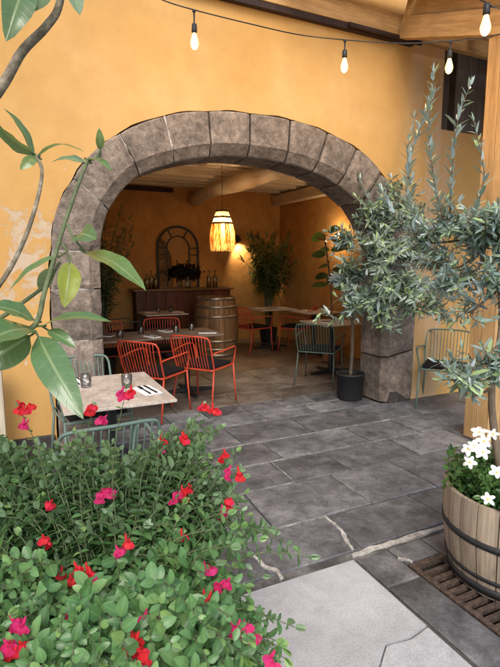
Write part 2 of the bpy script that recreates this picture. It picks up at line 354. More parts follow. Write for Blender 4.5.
def tag(o, label=None, cat=None, group=None, kind=None):
    if label: o['label'] = label
    if cat: o['category'] = cat
    if group: o['group'] = group
    if kind: o['kind'] = kind
    return o
def thing(name, label, cat, loc=(0, 0, 0), rz=0, group=None):
    o = bpy.data.objects.new(name, None); COL.objects.link(o); o.empty_display_size = 0.1
    o.location = loc; o.rotation_euler = (0, 0, rz); return tag(o, label, cat, group)
def copy_tree(o, parent=None):
    c = o.copy(); COL.objects.link(c); c.parent = parent
    for ch in list(o.children): copy_tree(ch, c)
    return c
def dup(root, loc, rz, label, group=None):
    c = copy_tree(root); c.location = loc; c.rotation_euler = (0, 0, rz); c['label'] = label
    if group: c['group'] = group
    return c
def bevelled(o, w=0.004, seg=2):
    me = o.data; bm = bmesh.new(); bm.from_mesh(me)
    bmesh.ops.recalc_face_normals(bm, faces=bm.faces)
    es = [e for e in bm.edges if len(e.link_faces) == 2 and e.calc_face_angle(0) > 0.5]
    bmesh.ops.bevel(bm, geom=es, offset=w, segments=seg, affect='EDGES', profile=0.6, clamp_overlap=True)
    bm.to_mesh(me); bm.free(); return o
def cat(pts, sub=6, closed=False):
    P = [Vector(p) for p in pts]; k = len(P); out = []
    rng = range(k if closed else k-1)
    for i in rng:
        g = (lambda j: P[j % k]) if closed else (lambda j: P[max(0, min(k-1, j))])
        a, b, c, d = g(i-1), g(i), g(i+1), g(i+2)
        for q in range(sub):
            t = q/sub
            out.append(0.5*((2*b)+(c-a)*t+(2*a-5*b+4*c-d)*t*t+(3*b-a-3*c+d)*t**3))
    if not closed: out.append(P[-1])
    return out
def rv(s=1.0): return Vector((random.uniform(-s, s), random.uniform(-s, s), random.uniform(-s, s)))
def rdir():
    while True:
        v = rv()
        if 0.05 < v.length < 1: return v.normalized()

# ================================================================== SETTING
YW = 4.2           # front face of the arched wall
YB = 4.62          # its room face
YR = 9.15          # back wall of the room
XR = 5.05          # right wall of the room
XL = -0.6

g = MB(); g.add([(-60, -60, -0.22), (60, -60, -0.22), (60, 60, -0.22), (-60, 60, -0.22)], [(0, 1, 2, 3)])
tag(g.build('ground', M['ground']), kind='structure')

# paving: mortar bed, every slab a child
bed = MB()
for x0, x1, y0, y1 in ((-4, 1.777, -3, 4.2), (2.023, 8, -3, 4.2), (1.777, 2.023, 1.79, 4.2), (-.6, 5.05, 4.2, 6.4), (1.777, 2.023, -3, .45)):
    bed.add([(x0, y0, -0.012), (x1, y0, -0.012), (x1, y1, -0.012), (x0, y1, -0.012)], [(0, 1, 2, 3)])
paving = tag(bed.build('paving', M['mortar']), kind='structure')
def slab(poly, mat, gap=0.006, zt=0.0, bev=0.006, name='slab', sub=3, jag=0.004):
    """one paving stone: outline with an uneven chamfered edge"""
    n = len(poly); c = Vector((sum(p[0] for p in poly)/n, sum(p[1] for p in poly)/n))
    out = []
    for i in range(n):
        a = Vector(poly[i]); b = Vector(poly[(i+1) % n])
        for k in range(sub):
            p = a.lerp(b, k/sub)
            out.append(p)
    def shrink(p, d):
        q = p.copy(); v = c-p
        sx = 1 if v.x > 0 else -1; sy = 1 if v.y > 0 else -1
        return q + Vector((sx*d*min(1, abs(v.x)*8), sy*d*min(1, abs(v.y)*8)))
    tx, ty = random.uniform(-.004, .004), random.uniform(-.004, .004); dz = zt+random.uniform(-.003, .002)
    A = []
    for p in out:
        j = random.uniform(-jag, jag*0.3); A.append(shrink(p, gap-j))
    B = [shrink(p, bev*random.uniform(0.8, 1.8)) for p in A]
    k = len(out); m = MB()
    zf = lambda p: dz+(p.x-c.x)*tx+(p.y-c.y)*ty
    vs = [(p.x, p.y, -0.03) for p in A]+[(p.x, p.y, zf(p)-bev*0.8) for p in A]+[(p.x, p.y, zf(p)) for p in B]
    fs = [(i, (i+1) % k, (i+1) % k+k, i+k) for i in range(k)]+[(i+k, (i+1) % k+k, (i+1) % k+2*k, i+2*k) for i in range(k)]+[tuple(range(2*k, 3*k))]
    m.add(vs, fs)
    return m.build(name, mat, paving)
rows = [(2.02, 2.40, [-.9, -.2, .45, 1.08, 1.66, 2.35, 3.0, 3.7, 4.4]),
        (2.40, 2.90, [-1.1, -.5, .15, .80, 1.32, 2.05, 2.62, 3.3, 4.1]),
        (2.90, 3.30, [-.8, -.3, .4, .98, 1.75, 2.24, 2.95, 3.62, 4.4]),
        (3.30, 3.72, [-1.0, -.35, .5, 1.20, 1.88, 2.78, 3.35, 4.05, 4.6]),
        (3.72, 4.22, [-.7, .1, .75, 1.40, 1.72, 2.45, 3.25, 3.80, 4.5]),
        (4.22, 4.55, [.66, 1.05, 1.55, 2.22, 2.82, 3.18, 3.64]),
        (4.55, 4.86, [.66, 1.30, 1.70, 2.18, 2.60, 3.05, 3.64]),
        (4.86, 5.30, [-.55, .1, .75, 1.45, 2.2, 2.75, 3.5, 4.2, 5.0]), (5.30, 5.82, [-.55, .4, 1.1, 1.75, 2.4, 3.2, 3.75, 4.5, 5.0]), (5.82, 6.4, [-.55, .2, .95, 1.6, 2.3, 2.95, 3.6, 4.3, 5.0])]
for y0, y1, xs in rows:
    if y1 < 4.3:
        x = xs[0]; left = []
        while x > -3.4: x -= random.uniform(.5, .9); left.append(x)
        x = xs[-1]; right = []
        while x < 7: x += random.uniform(.5, .9); right.append(x)
        xs = left[::-1]+xs+right
    j = [random.uniform(-.012, .012) for _ in xs]
    for i in range(len(xs)-1):
        a, b = xs[i], xs[i+1]
        slab([(a+j[i], y0), (b+j[i+1], y0), (b-j[i+1], y1), (a-j[i], y1)], M['basalt_room' if y0 > 4.7 else 'basalt'], gap=random.uniform(.002, .008))
# grey strip beside the drain, the pale slabs of the near courtyard
YS = 1.955
for y0, y1 in ((1.69, YS), (0.95, 1.69), (0.1, 0.95), (-.8, .1), (-1.7, -.8)):
    slab([(1.555, y0), (1.775, y0), (1.775, y1), (1.555, y1)], M['basalt'], jag=.002)
for y0, y1 in ((1.45, YS), (0.6, 1.45), (-.4, .6), (-1.7, -.4)):
    x = 2.02
    while x < 6.5:
        q = x+random.uniform(.6, .9); slab([(x, y0), (q, y0), (q, y1), (x, y1)], M['basalt']); x = q
slab([(1.775, 1.80), (2.02, 1.80), (2.02, YS), (1.775, YS)], M['basalt'])
slab([(1.775, -1.7), (2.02, -1.7), (2.02, .45), (1.775, .45)], M['basalt'])
crack = [(0.70, 1.02), (0.95, 1.12), (1.10, 1.30), (1.20, 1.335), (1.31, 1.42), (1.43, 1.405), (1.545, 1.425)]
slab([(0.62, YS), (0.62, 1.00)]+crack+[(1.545, YS)], M['concrete'], gap=.002, bev=.003, sub=4, jag=.003)
slab([(0.62, 0.99), (0.62, .05), (1.545, .05), (1.545, 1.419)]+[(p[0], p[1]-.005) for p in crack[::-1][1:]], M['concrete'], gap=.002, bev=.003, sub=4, jag=.003, zt=-.003)
for y0, y1 in ((.9, YS), (-.05, .9), (-1.7, -.05)):
    for x0, x1 in ((-.35, .61), (-1.5, -.36), (-3.0, -1.51)):
        slab([(x0, y0), (x1, y0), (x1, y1), (x0, y1)], M['concrete'], jag=.002)
for x0, x1 in ((.62, 1.545),): slab([(x0, -1.7), (x1, -1.7), (x1, .04), (x0, .04)], M['concrete'], jag=.002)
def mortar_patch(pts, wd, z=0.0015, mat='grey_mortar'):
    m = MB(); P = cat([(x, y, 0) for x, y in pts], 5); up = []; dn = []
    for i, p in enumerate(P):
        t = (P[min(i+1, len(P)-1)]-P[max(i-1, 0)]).normalized(); nn = Vector((-t.y, t.x, 0))
        e = math.sin(PI*(i+.6)/(len(P)+.2))**0.5
        up.append(p+nn*wd*e*random.uniform(.35, 1)); dn.append(p-nn*wd*e*random.uniform(.35, 1))
    k = len(P); vs = [(p.x, p.y, z) for p in up]+[(p.x, p.y, z) for p in dn]+[(p.x, p.y, -.01) for p in up]+[(p.x, p.y, -.01) for p in dn]
    fs = [(i, k+i, k+i+1, i+1) for i in range(k-1)]+[(2*k+i, i, i+1, 2*k+i+1) for i in range(k-1)]+[(k+i, 3*k+i, 3*k+i+1, k+i+1) for i in range(k-1)]
    m.add(vs, fs); m.build('mortar_joint', M[mat], paving, fix=True)
mortar_patch([(1.56, 1.985), (1.75, 1.99), (2.0, 1.985), (2.35, 1.99)], .026, .0035, 'white_mortar')
mortar_patch([(1.60, 2.02), (1.62, 2.12), (1.66, 2.22), (1.665, 2.40)], .017, .0035, 'white_mortar')
mortar_patch([(1.12, 1.965), (1.125, 2.05), (1.085, 2.12), (1.08, 2.25)], .016, .0035, 'white_mortar')
mortar_patch([(1.09, 2.38), (1.35, 2.405), (1.66, 2.40)], .007)
mortar_patch([(1.2, 3.295), (1.7, 3.302), (1.9, 3.30)], .008)
mortar_patch([(1.9, 3.30), (2.4, 3.302), (3.0, 3.30)], .007)
mortar_patch([(1.4, 3.725), (2.0, 3.722), (2.6, 3.72), (3.6, 3.72)], .008)
mortar_patch([(1.74, 2.91), (1.75, 3.05), (1.755, 3.28)], .009)
mortar_patch([(1.2, 3.32), (1.195, 3.5), (1.2, 3.70)], .007)
mortar_patch([(0.82, 2.905), (1.1, 2.90), (1.75, 2.90)], .007)
mortar_patch([(2.05, 2.42), (2.05, 2.6), (2.05, 2.86)], .006)
mortar_patch([(1.77, 1.86), (1.80, 1.83), (1.82, 1.80)], .014, .0035, 'white_mortar')
mortar_patch([(2.6, 4.545), (3.0, 4.55), (3.5, 4.55)], .007)

f = MB(); f.box(XL-.2, XR+.3, 6.406, YR+.3, -0.05, -0.004)
tag(f.build('room_floor', M['room_floor']), kind='structure')

# ------------------------------------------------------------------ arched wall
OUT = [(0.25, 0), (0.25, 0.94), (0.25, 1.36), (0.27, 1.667), (0.32, 1.92), (0.40, 2.12), (0.52, 2.31), (0.68, 2.48), (0.88, 2.635), (1.21, 2.785), (1.60, 2.87), (2.0, 2.90),
       (2.42, 2.895), (2.80, 2.835), (3.19, 2.71), (3.52, 2.49), (3.78, 2.20), (3.97, 1.86), (4.05, 1.50), (4.07, 1.0), (4.07, 0)]
INN = [(0.56, 0), (0.56, 0.94), (0.56, 1.36), (0.57, 1.667), (0.60, 1.88), (0.67, 2.06), (0.80, 2.24), (0.98, 2.39), (1.28, 2.51), (1.62, 2.59), (2.0, 2.62),
       (2.40, 2.60), (2.74, 2.54), (3.05, 2.43), (3.34, 2.25), (3.54, 2.00), (3.65, 1.70), (3.69, 1.40), (3.70, 0.9), (3.70, 0)]
def arc(poly, sub=8): return cat([(x, 0, z) for x, z in poly], sub)
OA, IA = arc(OUT, 10), arc(INN, 10)
def nearest(A, p): return min(range(len(A)), key=lambda i: (A[i].x-p[0])**2+(A[i].z-p[1])**2)
JO = [(0.25, 0), (0.25, 0.94), (0.25, 1.36), (0.27, 1.667), (0.47, 2.24), (0.83, 2.60), (1.21, 2.785), (1.60, 2.87), (2.0, 2.90), (2.42, 2.895), (2.82, 2.83), (3.20, 2.70), (3.53, 2.48),
      (3.80, 2.17), (4.0, 1.78), (4.06, 1.32), (4.07, 0.56), (4.07, 0)]
JI = [(0.56, 0), (0.56, 0.94), (0.56, 1.36), (0.57, 1.667), (0.67, 2.06), (0.95, 2.37), (1.28, 2.51), (1.62, 2.59), (2.0, 2.62), (2.40, 2.60), (2.74, 2.54), (3.05, 2.43), (3.33, 2.24),
      (3.55, 1.97), (3.66, 1.63), (3.69, 1.26), (3.70, 0.56), (3.70, 0)]
wall = thing('arched_wall', 'tall ochre plastered courtyard wall with a wide grey stone arch opening', 'wall', (0, YW, 0))
def resample(A, i0, i1, k):
    P = [A[i] for i in range(min(i0, i1), max(i0, i1)+1)]
    if len(P) < 2: P = [A[i0], A[min(i0+1, len(A)-1)]]
    Ls = [0]
    for a, b in zip(P, P[1:]): Ls.append(Ls[-1]+(b-a).length)
    out = []
    for q in range(k):
        t = Ls[-1]*q/(k-1); i = max(j for j in range(len(Ls)) if Ls[j] <= t+1e-9); i = min(i, len(P)-2)
        sg = Ls[i+1]-Ls[i]; out.append(P[i].lerp(P[i+1], (t-Ls[i])/sg if sg > 1e-9 else 0))
    return out
def arch_stone(idx, name):
    k = 9
    o0, o1 = nearest(OA, JO[idx]), nearest(OA, JO[idx+1]); i0, i1 = nearest(IA, JI[idx]), nearest(IA, JI[idx+1])
    O = resample(OA, o0, o1, k); I = resample(IA, i0, i1, k)
    gp = 0.006 if idx < 7 else .011
    def trim(L):
        d0 = (L[1]-L[0]).normalized(); d1 = (L[-1]-L[-2]).normalized(); L = [p.copy() for p in L]
        L[0] += d0*gp; L[-1] -= d1*gp; return L
    O, I = trim(O), trim(I)
    proud = random.uniform(.012, .028); pr2 = proud-0.012
    bulge = random.uniform(.0, .018)
    vs = []; rings = 8
    for q in range(k):
        e = math.sin(PI*q/(k-1))**0.5          # rounded arrises toward the joints
        nv = (O[q]-I[q]).normalized(); o = O[q]+nv*(bulge*e-.004); i = I[q]; yf = -proud*(0.45+0.55*min(1, e*1.6))
        ch = 0.085 if idx < 12 else (.07 if idx == 12 else .045)
        sec = [(o, .36), (o, yf+.012), (o-nv*.014, yf), (o.lerp(i, .5), yf-.004*e), (i+nv*.012, yf), (i, yf+.010), (i-nv*(ch-.01), .045), (i-nv*ch, .058), (i-nv*ch, .41), (i, .41)]
        rings = len(sec)
        for p, y in sec: vs.append((p.x+random.uniform(-.002, .002), y+random.uniform(-.0015, .0015), p.z))
    fs = []
    for q in range(k-1):
        for j in range(rings):
            j2 = (j+1) % rings; fs.append((q*rings+j, q*rings+j2, (q+1)*rings+j2, (q+1)*rings+j))
    fs += [tuple(range(rings)), tuple((k-1)*rings+j for j in range(rings-1, -1, -1))]
    m = MB(); m.add(vs, fs); return m.build(name, M['stone'], wall, fix=True)
for i in range(len(JO)-1):
    arch_stone(i, 'jamb_stone' if (i < 3 or i > 13) else 'voussoir')
# pale mortar in the joints of the left half, dark gaps on the right
for i in (1, 2, 3, 4, 5, 6):
    a = Vector((JO[i][0], 0, JO[i][1])); b = Vector((JI[i][0], 0, JI[i][1])); d = (b-a).normalized(); b = b+d*.03
    t = Vector((-d.z, 0, d.x)); m = MB(); n = 10; top = []; bot = []
    for q in range(n):
        p = a.lerp(b, q/(n-1)); y = -.006 if q < n-2 else .01+.02*(q-n+2)
        top.append((p+t*random.uniform(.001, .010), y)); bot.append((p-t*random.uniform(.001, .010), y))
    vs = [(p.x, y, p.z) for p, y in top]+[(p.x, y, p.z) for p, y in bot]+[(p.x, y+.05, p.z) for p, y in top]+[(p.x, y+.05, p.z) for p, y in bot]
    fs = [(q, q+1, n+q+1, n+q) for q in range(n-1)]+[(q, 2*n+q, 2*n+q+1, q+1) for q in range(n-1)]+[(n+q, n+q+1, 3*n+q+1, 3*n+q) for q in range(n-1)]
    m.add(vs, fs); m.build('mortar_joint', M['white_mortar'], wall, fix=True)
# plaster: one sheet of the wall round arch and window opening
WX0, WX1, WZ0, WZ1 = 4.33, 5.02, 3.02, 4.04
ZT, XA, XZ = 6.2, -5.0, 9.0
og = []
for q, p in enumerate(OA):
    pn = (OA[min(q+1, len(OA)-1)]-OA[max(q-1, 0)]).normalized(); nv = Vector((-pn.z, 0, pn.x))
    jt = .010+.006*math.sin(q*.55)+random.uniform(-.002, .002)
    og.append((p.x+nv.x*jt, max(0, p.z+nv.z*jt) if 0 < q < len(OA)-1 else 0))
pl = MB()
pl.prism([(XA, ZT), (XA, 0)]+og+[(WX0, 0), (WX0, ZT)], 0, .42)
pl.prism([(WX0, 0), (WX1, 0), (WX1, WZ0), (WX0, WZ0)], 0, .42)
pl.prism([(WX0, WZ1), (WX1, WZ1), (WX1, ZT), (WX0, ZT)], 0, .42)
pl.prism([(WX1, 0), (XZ, 0), (XZ, ZT), (WX1, ZT)], 0, .42)
pl.build('plaster', M['plaster'], wall, fix=True)
sh = MB(); sh.box(WX0, WX1, .16, .20, WZ0, WZ1)
win = sh.build('window', M['shutter'], wall)
for k in range(3):
    b = MB(); x0 = WX0+.01+k*.226; b.box(x0, x0+.220, .03 if k else .13, .055 if k else .159, WZ0+.01, WZ1-.01)
    bevelled(b.build('shutter_board', M['shutter'], win), .004)
b = MB(); b.box(WX0, WX1, .01, .028, WZ0, WZ0+.012); b.build('sill', M['stone'], win)
pb = MB()
x = XA
while x < .2:
    q = min(.225, x+random.uniform(.35, .6))
    b = MB(); b.box(x, q-.008, -.03-random.uniform(0, .012), .0, 0, random.uniform(.17, .24)); bevelled(b.build('plinth_stone', M['stone_dark'], wall), .012)
    x = q
b = MB(); b.prism([(3.715, 0), (3.99, 0), (3.95, .05), (3.88, .09), (3.84, .125), (3.73, .13)], -.04, -.0285); bevelled(b.build('plinth_stone', M['stone_dark'], wall), .008)

# ------------------------------------------------------------------ the dining room shell
def wall_thing(name, label, box):
    m = MB(); m.box(*box); o = m.build(name, M['room_plaster']); return tag(o, label, 'wall')
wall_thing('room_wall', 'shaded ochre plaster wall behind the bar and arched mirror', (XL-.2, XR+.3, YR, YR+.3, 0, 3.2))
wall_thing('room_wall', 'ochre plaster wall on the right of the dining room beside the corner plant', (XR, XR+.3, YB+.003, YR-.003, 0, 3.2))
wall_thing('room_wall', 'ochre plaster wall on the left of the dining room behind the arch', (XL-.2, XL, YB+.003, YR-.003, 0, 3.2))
c = MB(); c.box(XL-.2, XR+.3, YB+.003, YR+.3, 3.205, 3.4)
tag(c.build('roof', M['ceiling']), kind='structure')
ZC = 2.92
c = MB(); c.box(XL+.003, XR-.003, YB+.005, YR-.005, ZC+.10, ZC+.13)
ceil = tag(c.build('ceiling', M['ceiling']), kind='structure')
y = YB+.18
while y < YR-.1:
    b = MB(); hh = random.uniform(.07, .10); b.box(XL+.01, XR-.01, y, y+.12, ZC+.10-hh, ZC+.099); bevelled(b.build('joist', M['cream_joist'], ceil), .012); y += random.uniform(.30, .38)
y = YB+.02
while y < YR-.02:
    b = MB(); q = min(YR-.01, y+.19); b.box(XL+.006, XR-.006, y+.004, q-.004, ZC+.085, ZC+.0985); b.build('ceiling_board', M['ceiling'], ceil); y = q
# round log beam along the room, squared beam by the right wall, dark wall plate
lg = MB(); P = []
for k in range(12):
    t = k/11; P.append(Vector((3.15+.03*math.sin(t*7), YB+.01+(YR-YB-.02)*t, ZC-.15+.015*math.sin(t*9+1))))
lg.tube(P, [.122+.012*math.sin(k*1.3) for k in range(12)], 16)
lg.build('log_beam', M['cream_beam'], ceil, smooth=True)
b = MB(); b.box(XR-.20, XR-.02, YB+.01, YR-.01, ZC-.20, ZC-.005); bevelled(b.build('squared_beam', M['cream_beam'], ceil), .02)
b = MB(); b.box(XL+.02, 2.75, YR-.10, YR-.004, ZC-.06, ZC+.005); bevelled(b.build('wall_plate', M['dark_beam'], ceil), .008)

# ------------------------------------------------------------------ lean-to canopy, top right
cano = thing('timber_canopy', 'pale timber lean-to canopy with rafters fixed to the ochre wall', 'canopy', (0, 0, 0))
b = MB(); b.box(1.2, 7.5, YW-.07, YW-.004, 3.83, 4.02); bevelled(b.build('wall_plate', M['timber'], cano), .006)
b = MB(); b.box(1.2, 3.84, YW-.062, YW-.006, 3.775, 3.827); b.build('steel_angle', M['steel_dark'], cano)
b = MB(); b.tube([(3.0, YW-.09, 3.80), (3.90, YW-.09, 3.79)], .022, 10); b.build('pipe', M['steel_dark'], cano, smooth=True)
SL = (3.79-3.36)/(YW-2.98)            # rafter slope
def rafter(x0, x1, dz=0, name='rafter', h=.19, yend=2.55):
    m = MB(); th = math.atan(SL); Lr = (YW-.075-yend)/math.cos(th); m.box(x0, x1, -Lr, -.002, 0, h)
    o = bevelled(m.build(name, M['timber_y'], cano), .006); o.location = (0, YW-.075, 3.79+dz); o.rotation_euler.x = th; return o
rafter(3.60, 3.70)
for xx in (4.55, 5.5, 6.4): rafter(xx, xx+.09, .19, yend=2.1)
rafter(3.66, 3.75, .193, yend=2.1)
k = 0; y = YW-.09
while y > 2.2:
    z = 3.79+.385-SL*(YW-.075-y)
    m = MB(); q = y-.15; z2 = z-SL*.15
    m.prism([(y, z), (y, z+.022), (q, z2+.022), (q, z2)], 2.2 if k < 2 else 3.45, 7.5, axis=0)
    m.build('roof_board', M['roof'], cano, fix=True); y = q-(.012 if k != 0 else .05); k += 1
PX, PY0, PY1 = 3.62, 2.80, 3.05
post = MB(); post.box(PX+.022, PX+.30, PY0+.022, PY1-.002, 0, 3.40); post = post.build('post', M['timber_z'], cano)
for (x0, x1, y0, y1) in ((PX, PX+.02, PY0+.13, PY1), (PX, PX+.02, PY0+.02, PY0+.126), (PX+.0, PX+.145, PY0, PY0+.019), (PX+.15, PX+.30, PY0, PY0+.019)):
    m = MB(); m.box(x0, x1, y0, y1, 0.01, 3.385); bevelled(m.build('cladding_board', M['timber_z'], post), .003)

# drain grate
gr = thing('drain_grate', 'rusty iron slotted drain grate beside the half barrel planter', 'drain grate', (1.9, 1.1, 0))
m = MB()
X0, X1, Y0, Y1 = -.122, .122, -.65, .69
m.box(X0, X0+.028, Y0, Y1, -.028, .004); m.box(X1-.028, X1, Y0, Y1, -.028, .004); m.box(X0+.028, X1-.028, Y0, Y0+.03, -.028, .003); m.box(X0+.028, X1-.028, Y1-.03, Y1, -.028, .003)
bevelled(m.build('frame', M['rust'], gr), .003)
y = Y0+.055
bar = None
while y < Y1-.05:
    if bar is None:
        m = MB(); m.box(X0+.03, X1-.03, -.0105, .0105, -.026, .002); bar = bevelled(m.build('bar', M['rust'], gr), .0015)
    else:
        o = bar.copy(); COL.objects.link(o); bar_ = o; o.parent = gr; o.location = (0, y, random.uniform(-.002, 0)); o.rotation_euler.z = random.uniform(-.01, .01)
    if bar.location.y == 0: bar.location.y = Y0+.055
    y += .052
m = MB(); m.box(X0+.004, X1-.004, Y0, Y1, -.20, -.15); m.build('channel_floor', M['hoop'], gr)
m = MB(); m.box(X0+.001, X0+.012, Y0, Y1, -.15, -.03); m.box(X1-.012, X1-.001, Y0, Y1, -.15, -.03); m.box(X0+.012, X1-.012, Y1-.012, Y1, -.15, -.03); m.box(X0+.012, X1-.012, Y0, Y0+.012, -.15, -.03); m.build('channel_side', M['stone_dark'], gr)

# ================================================================== FURNITURE
def make_chair(label, mat, group, pad=True):
    t = thing('metal_armchair', label, 'chair', group=group)
    sf = MB(); sf.tube(cat([(-.235, -.20, .44), (-.24, 0, .44), (-.235, .20, .44), (-.20, .235, .44), (0, .24, .44), (.20, .235, .44), (.235, .20, .44), (.24, 0, .44), (.235, -.20, .44), (.2, -.225, .44), (0, -.23, .44), (-.2, -.225, .44)], 3, True), .0095, 8, closed=True)
    sf.build('seat_frame', mat, t, smooth=True)
    sr = MB()
    for i in range(11):
        x = -.2+.04*i; sr.tube([(x, -.225, .441), (x, .232, .441)], .0045, 5)
    sr.build('seat_rods', mat, t, smooth=True)
    bf = MB(); bf.tube(cat([(-.235, -.20, .44), (-.243, -.245, .56), (-.245, -.285, .70), (-.235, -.305, .775), (-.19, -.322, .805), (0, -.345, .812), (.19, -.322, .805), (.235, -.305, .775), (.245, -.285, .70), (.243, -.245, .56), (.235, -.20, .44)], 5), .0095, 8)
    bf.build('back_frame', mat, t, smooth=True)
    br = MB()
    for i in range(12):
        u = -1+2*(i+.5)/12; xb = u*.205; xt = u*.215; yt = -.345+.023*u*u
        br.tube(cat([(xb, -.228, .44), (xb*1.01, -.262, .54), (xb*1.03, -.305, .68), (xt, yt, .808)], 3), .0048, 5)
    br.build('back_rods', mat, t, smooth=True)
    for s in (-1, 1):
        a = MB(); a.tube(cat([(s*.244, -.262, .62), (s*.262, -.18, .632), (s*.285, -.02, .645), (s*.288, .12, .652), (s*.280, .19, .635), (s*.262, .212, .56), (s*.243, .205, .45)], 5), .0095, 8)
        a.build('armrest', mat, t, smooth=True)
        l = MB(); l.tube([(s*.243, .205, .45), (s*.25, .225, .2), (s*.257, .245, .006)], [.0105, .010, .009], 8); l.build('leg', mat, t, smooth=True)
        l = MB(); l.tube([(s*.232, -.205, .44), (s*.243, -.25, .2), (s*.255, -.295, .006)], [.0105, .010, .009], 8); l.build('leg', mat, t, smooth=True)
    if pad:
        p = MB(); p.box(-.215, .215, -.205, .215, .448, .478); o = bevelled(p.build('seat_pad', M['pad'], t), .014, 3)
    return t
def face(az): return -R(az)       # chair front turned az degrees clockwise from +Y
G_OR = 'orange red metal armchairs'
ch = make_chair('orange-red metal armchair with wire back, nearest to the cask', M['orange'], G_OR)
ch.location = (1.86, 5.06, 0); ch.rotation_euler.z = face(52)
dup(ch, (1.27, 4.93, 0), face(50), 'orange-red metal armchair right behind the near pale table, beside the left jamb')
dup(ch, (1.75, 6.30, 0), face(188), 'orange-red metal armchair on the far side of the long dark table, facing the courtyard')
dup(ch, (1.02, 6.25, 0), face(176), 'orange-red metal armchair at the left end of the long table, mostly hidden by the jamb')
dup(ch, (3.74, 7.72, 0), face(75), 'orange-red metal armchair left of the round-corner table near the corner palm')
dup(ch, (4.45, 7.42, 0), face(-40), 'orange-red metal armchair between the two tables at the right wall')
gc = make_chair('grey-green metal armchair behind the near table, against the left jamb', M['green'], 'grey green metal armchairs')
gc.location = (0.47, 3.84, 0); gc.rotation_euler.z = face(172)
dup(gc, (0.35, 2.63, 0), face(-4), 'grey-green metal armchair in front of the near table, behind the flowering bush')
dup(gc, (4.20, 3.83, 0), face(232), 'grey-green metal armchair by the ochre wall, behind the timber post')
dg = make_chair('dark green metal armchair pulled up to the table beside the potted olive', M['dkgreen'], 'dark green metal armchairs')
dg.location = (3.56, 5.33, 0); dg.rotation_euler.z = face(48)
dup(dg, (1.52, 7.95, 0), face(85), 'dark green metal armchair left of the small table in front of the bar')
dup(dg, (2.2, 8.45, 0), face(180), 'dark green metal armchair between the small rear table and the bar')

def make_table(label, w, d, loc, rz=0, mat='tabletop'):
    t = thing('bistro_table', label, 'table', loc, rz)
    m = MB(); m.box(-w/2, w/2, -d/2, d/2, .722, .74); bevelled(m.build('tabletop', M[mat], t), .003)
    m = MB(); m.lathe([(.032, .02), (.032, .70)], 16); m.build('column', M['blackmetal'], t, smooth=True)
    m = MB(); m.box(-.16, .16, -.16, .16, .70, .7215); m.build('mounting_plate', M['blackmetal'], t)
    m = MB(); m.lathe([(.0, .075), (.045, .07), (.05, .03), (.05, .015)], 16)
    for k in range(4):
        a = Matrix.Rotation(PI/2*k+PI/4*0, 4, 'Z')
        o = len(m.v); m.add([(.03, -.028, .012), (.33, -.02, .008), (.33, .02, .008), (.03, .028, .012), (.03, -.028, .06), (.33, -.02, .03), (.33, .02, .03), (.03, .028, .06)],
                            [(0, 3, 2, 1), (4, 5, 6, 7), (0, 1, 5, 4), (1, 2, 6, 5), (2, 3, 7, 6), (3, 0, 4, 7)])
        for i in range(o, len(m.v)): m.v[i] = tuple(a @ Vector(m.v[i]))
    m.build('base', M['blackmetal'], t)
    for k in range(4):
        a = PI/2*k; m = MB(); m.lathe([(.018, 0), (.018, .014)], 10, (.31*math.cos(a), .31*math.sin(a), 0), True, True); m.build('foot', M['blackmetal'], t)
    return t
M['darktop'] = wood('brown_tabletop', (0.10, 0.07, 0.048), (0.20, 0.15, 0.11), 0.4, axis=0, scale=8, var=0.1, spec=0.5)
make_table('pale stone-topped table nearest the camera, set with two glasses', .66, .86, (.53, 3.28, 0))
make_table('brown-topped table in front of the orange chairs, beside the cask', .72, .66, (1.83, 5.62, 0), 0, 'darktop')
make_table('brown-topped table at the left end of the long row, beside the jamb', .72, .66, (1.10, 5.62, 0), 0, 'darktop')
make_table('small pale table standing in front of the bar', .70, .66, (2.2, 8.02, 0))
make_table('pale table in the far right corner below the palm', .74, .66, (4.22, 7.95, 0))
make_table('pale table by the right wall, behind the dark green chair and the olive', .66, .66, (4.63, 7.12, 0))
make_table('pale table right beside the potted olive tree', .66, .66, (4.02, 5.74, 0))

# place settings
def gl_mesh():
    m = MB(); m.lathe([(0, 0), (.030, 0), (.033, .004), (.037, .045), (.0375, .09), (.0355, .0905), (.035, .047), (.031, .010), (0, .008)], 20); return m.mesh('glass', M['glass'], True)
GL = gl_mesh()
def tumbler(x, y, label, z=.74): o = link('drinking_glass', GL); o.location = (x, y, z+.001); tag(o, label, 'glass', 'clear tumblers on the tables')
def nap_mesh():
    m = MB(); m.box(-.058, .058, -.105, .105, 0, .003); m.add([(-.054, -.105, .0032), (.058, -.100, .0032), (.056, .103, .0075), (-.050, .101, .0075), (-.054, -.105, .0045), (.058, -.100, .0045), (.056, .103, .0105), (-.050, .101, .0105)],
        [(0, 3, 2, 1), (4, 5, 6, 7), (0, 1, 5, 4), (1, 2, 6, 5), (2, 3, 7, 6), (3, 0, 4, 7)]); return m.mesh('napkin', M['napkin'])
NP = nap_mesh()
def kn_mesh():
    m = MB(); m.prism([(-.006, -.10), (.006, -.10), (.007, -.02), (.005, 0), (.010, .02), (.010, .08), (.002, .105), (-.004, .10), (-.005, 0), (-.007, -.02)], 0, .003, axis=2); return m.mesh('knife', M['cutlery'], fix=True)
def fk_mesh():
    m = MB(); m.prism([(-.006, -.10), (.006, -.10), (.004, .02), (.011, .04), (.012, .058), (-.012, .058), (-.011, .04), (-.004, .02)], 0, .003, axis=2)
    for i in range(4): x = -.0105+i*.0062; m.box(x, x+.0026, .0575, .10, .0002, .0028)
    return m.mesh('fork', M['cutlery'], fix=True)
KN, FK = kn_mesh(), fk_mesh()
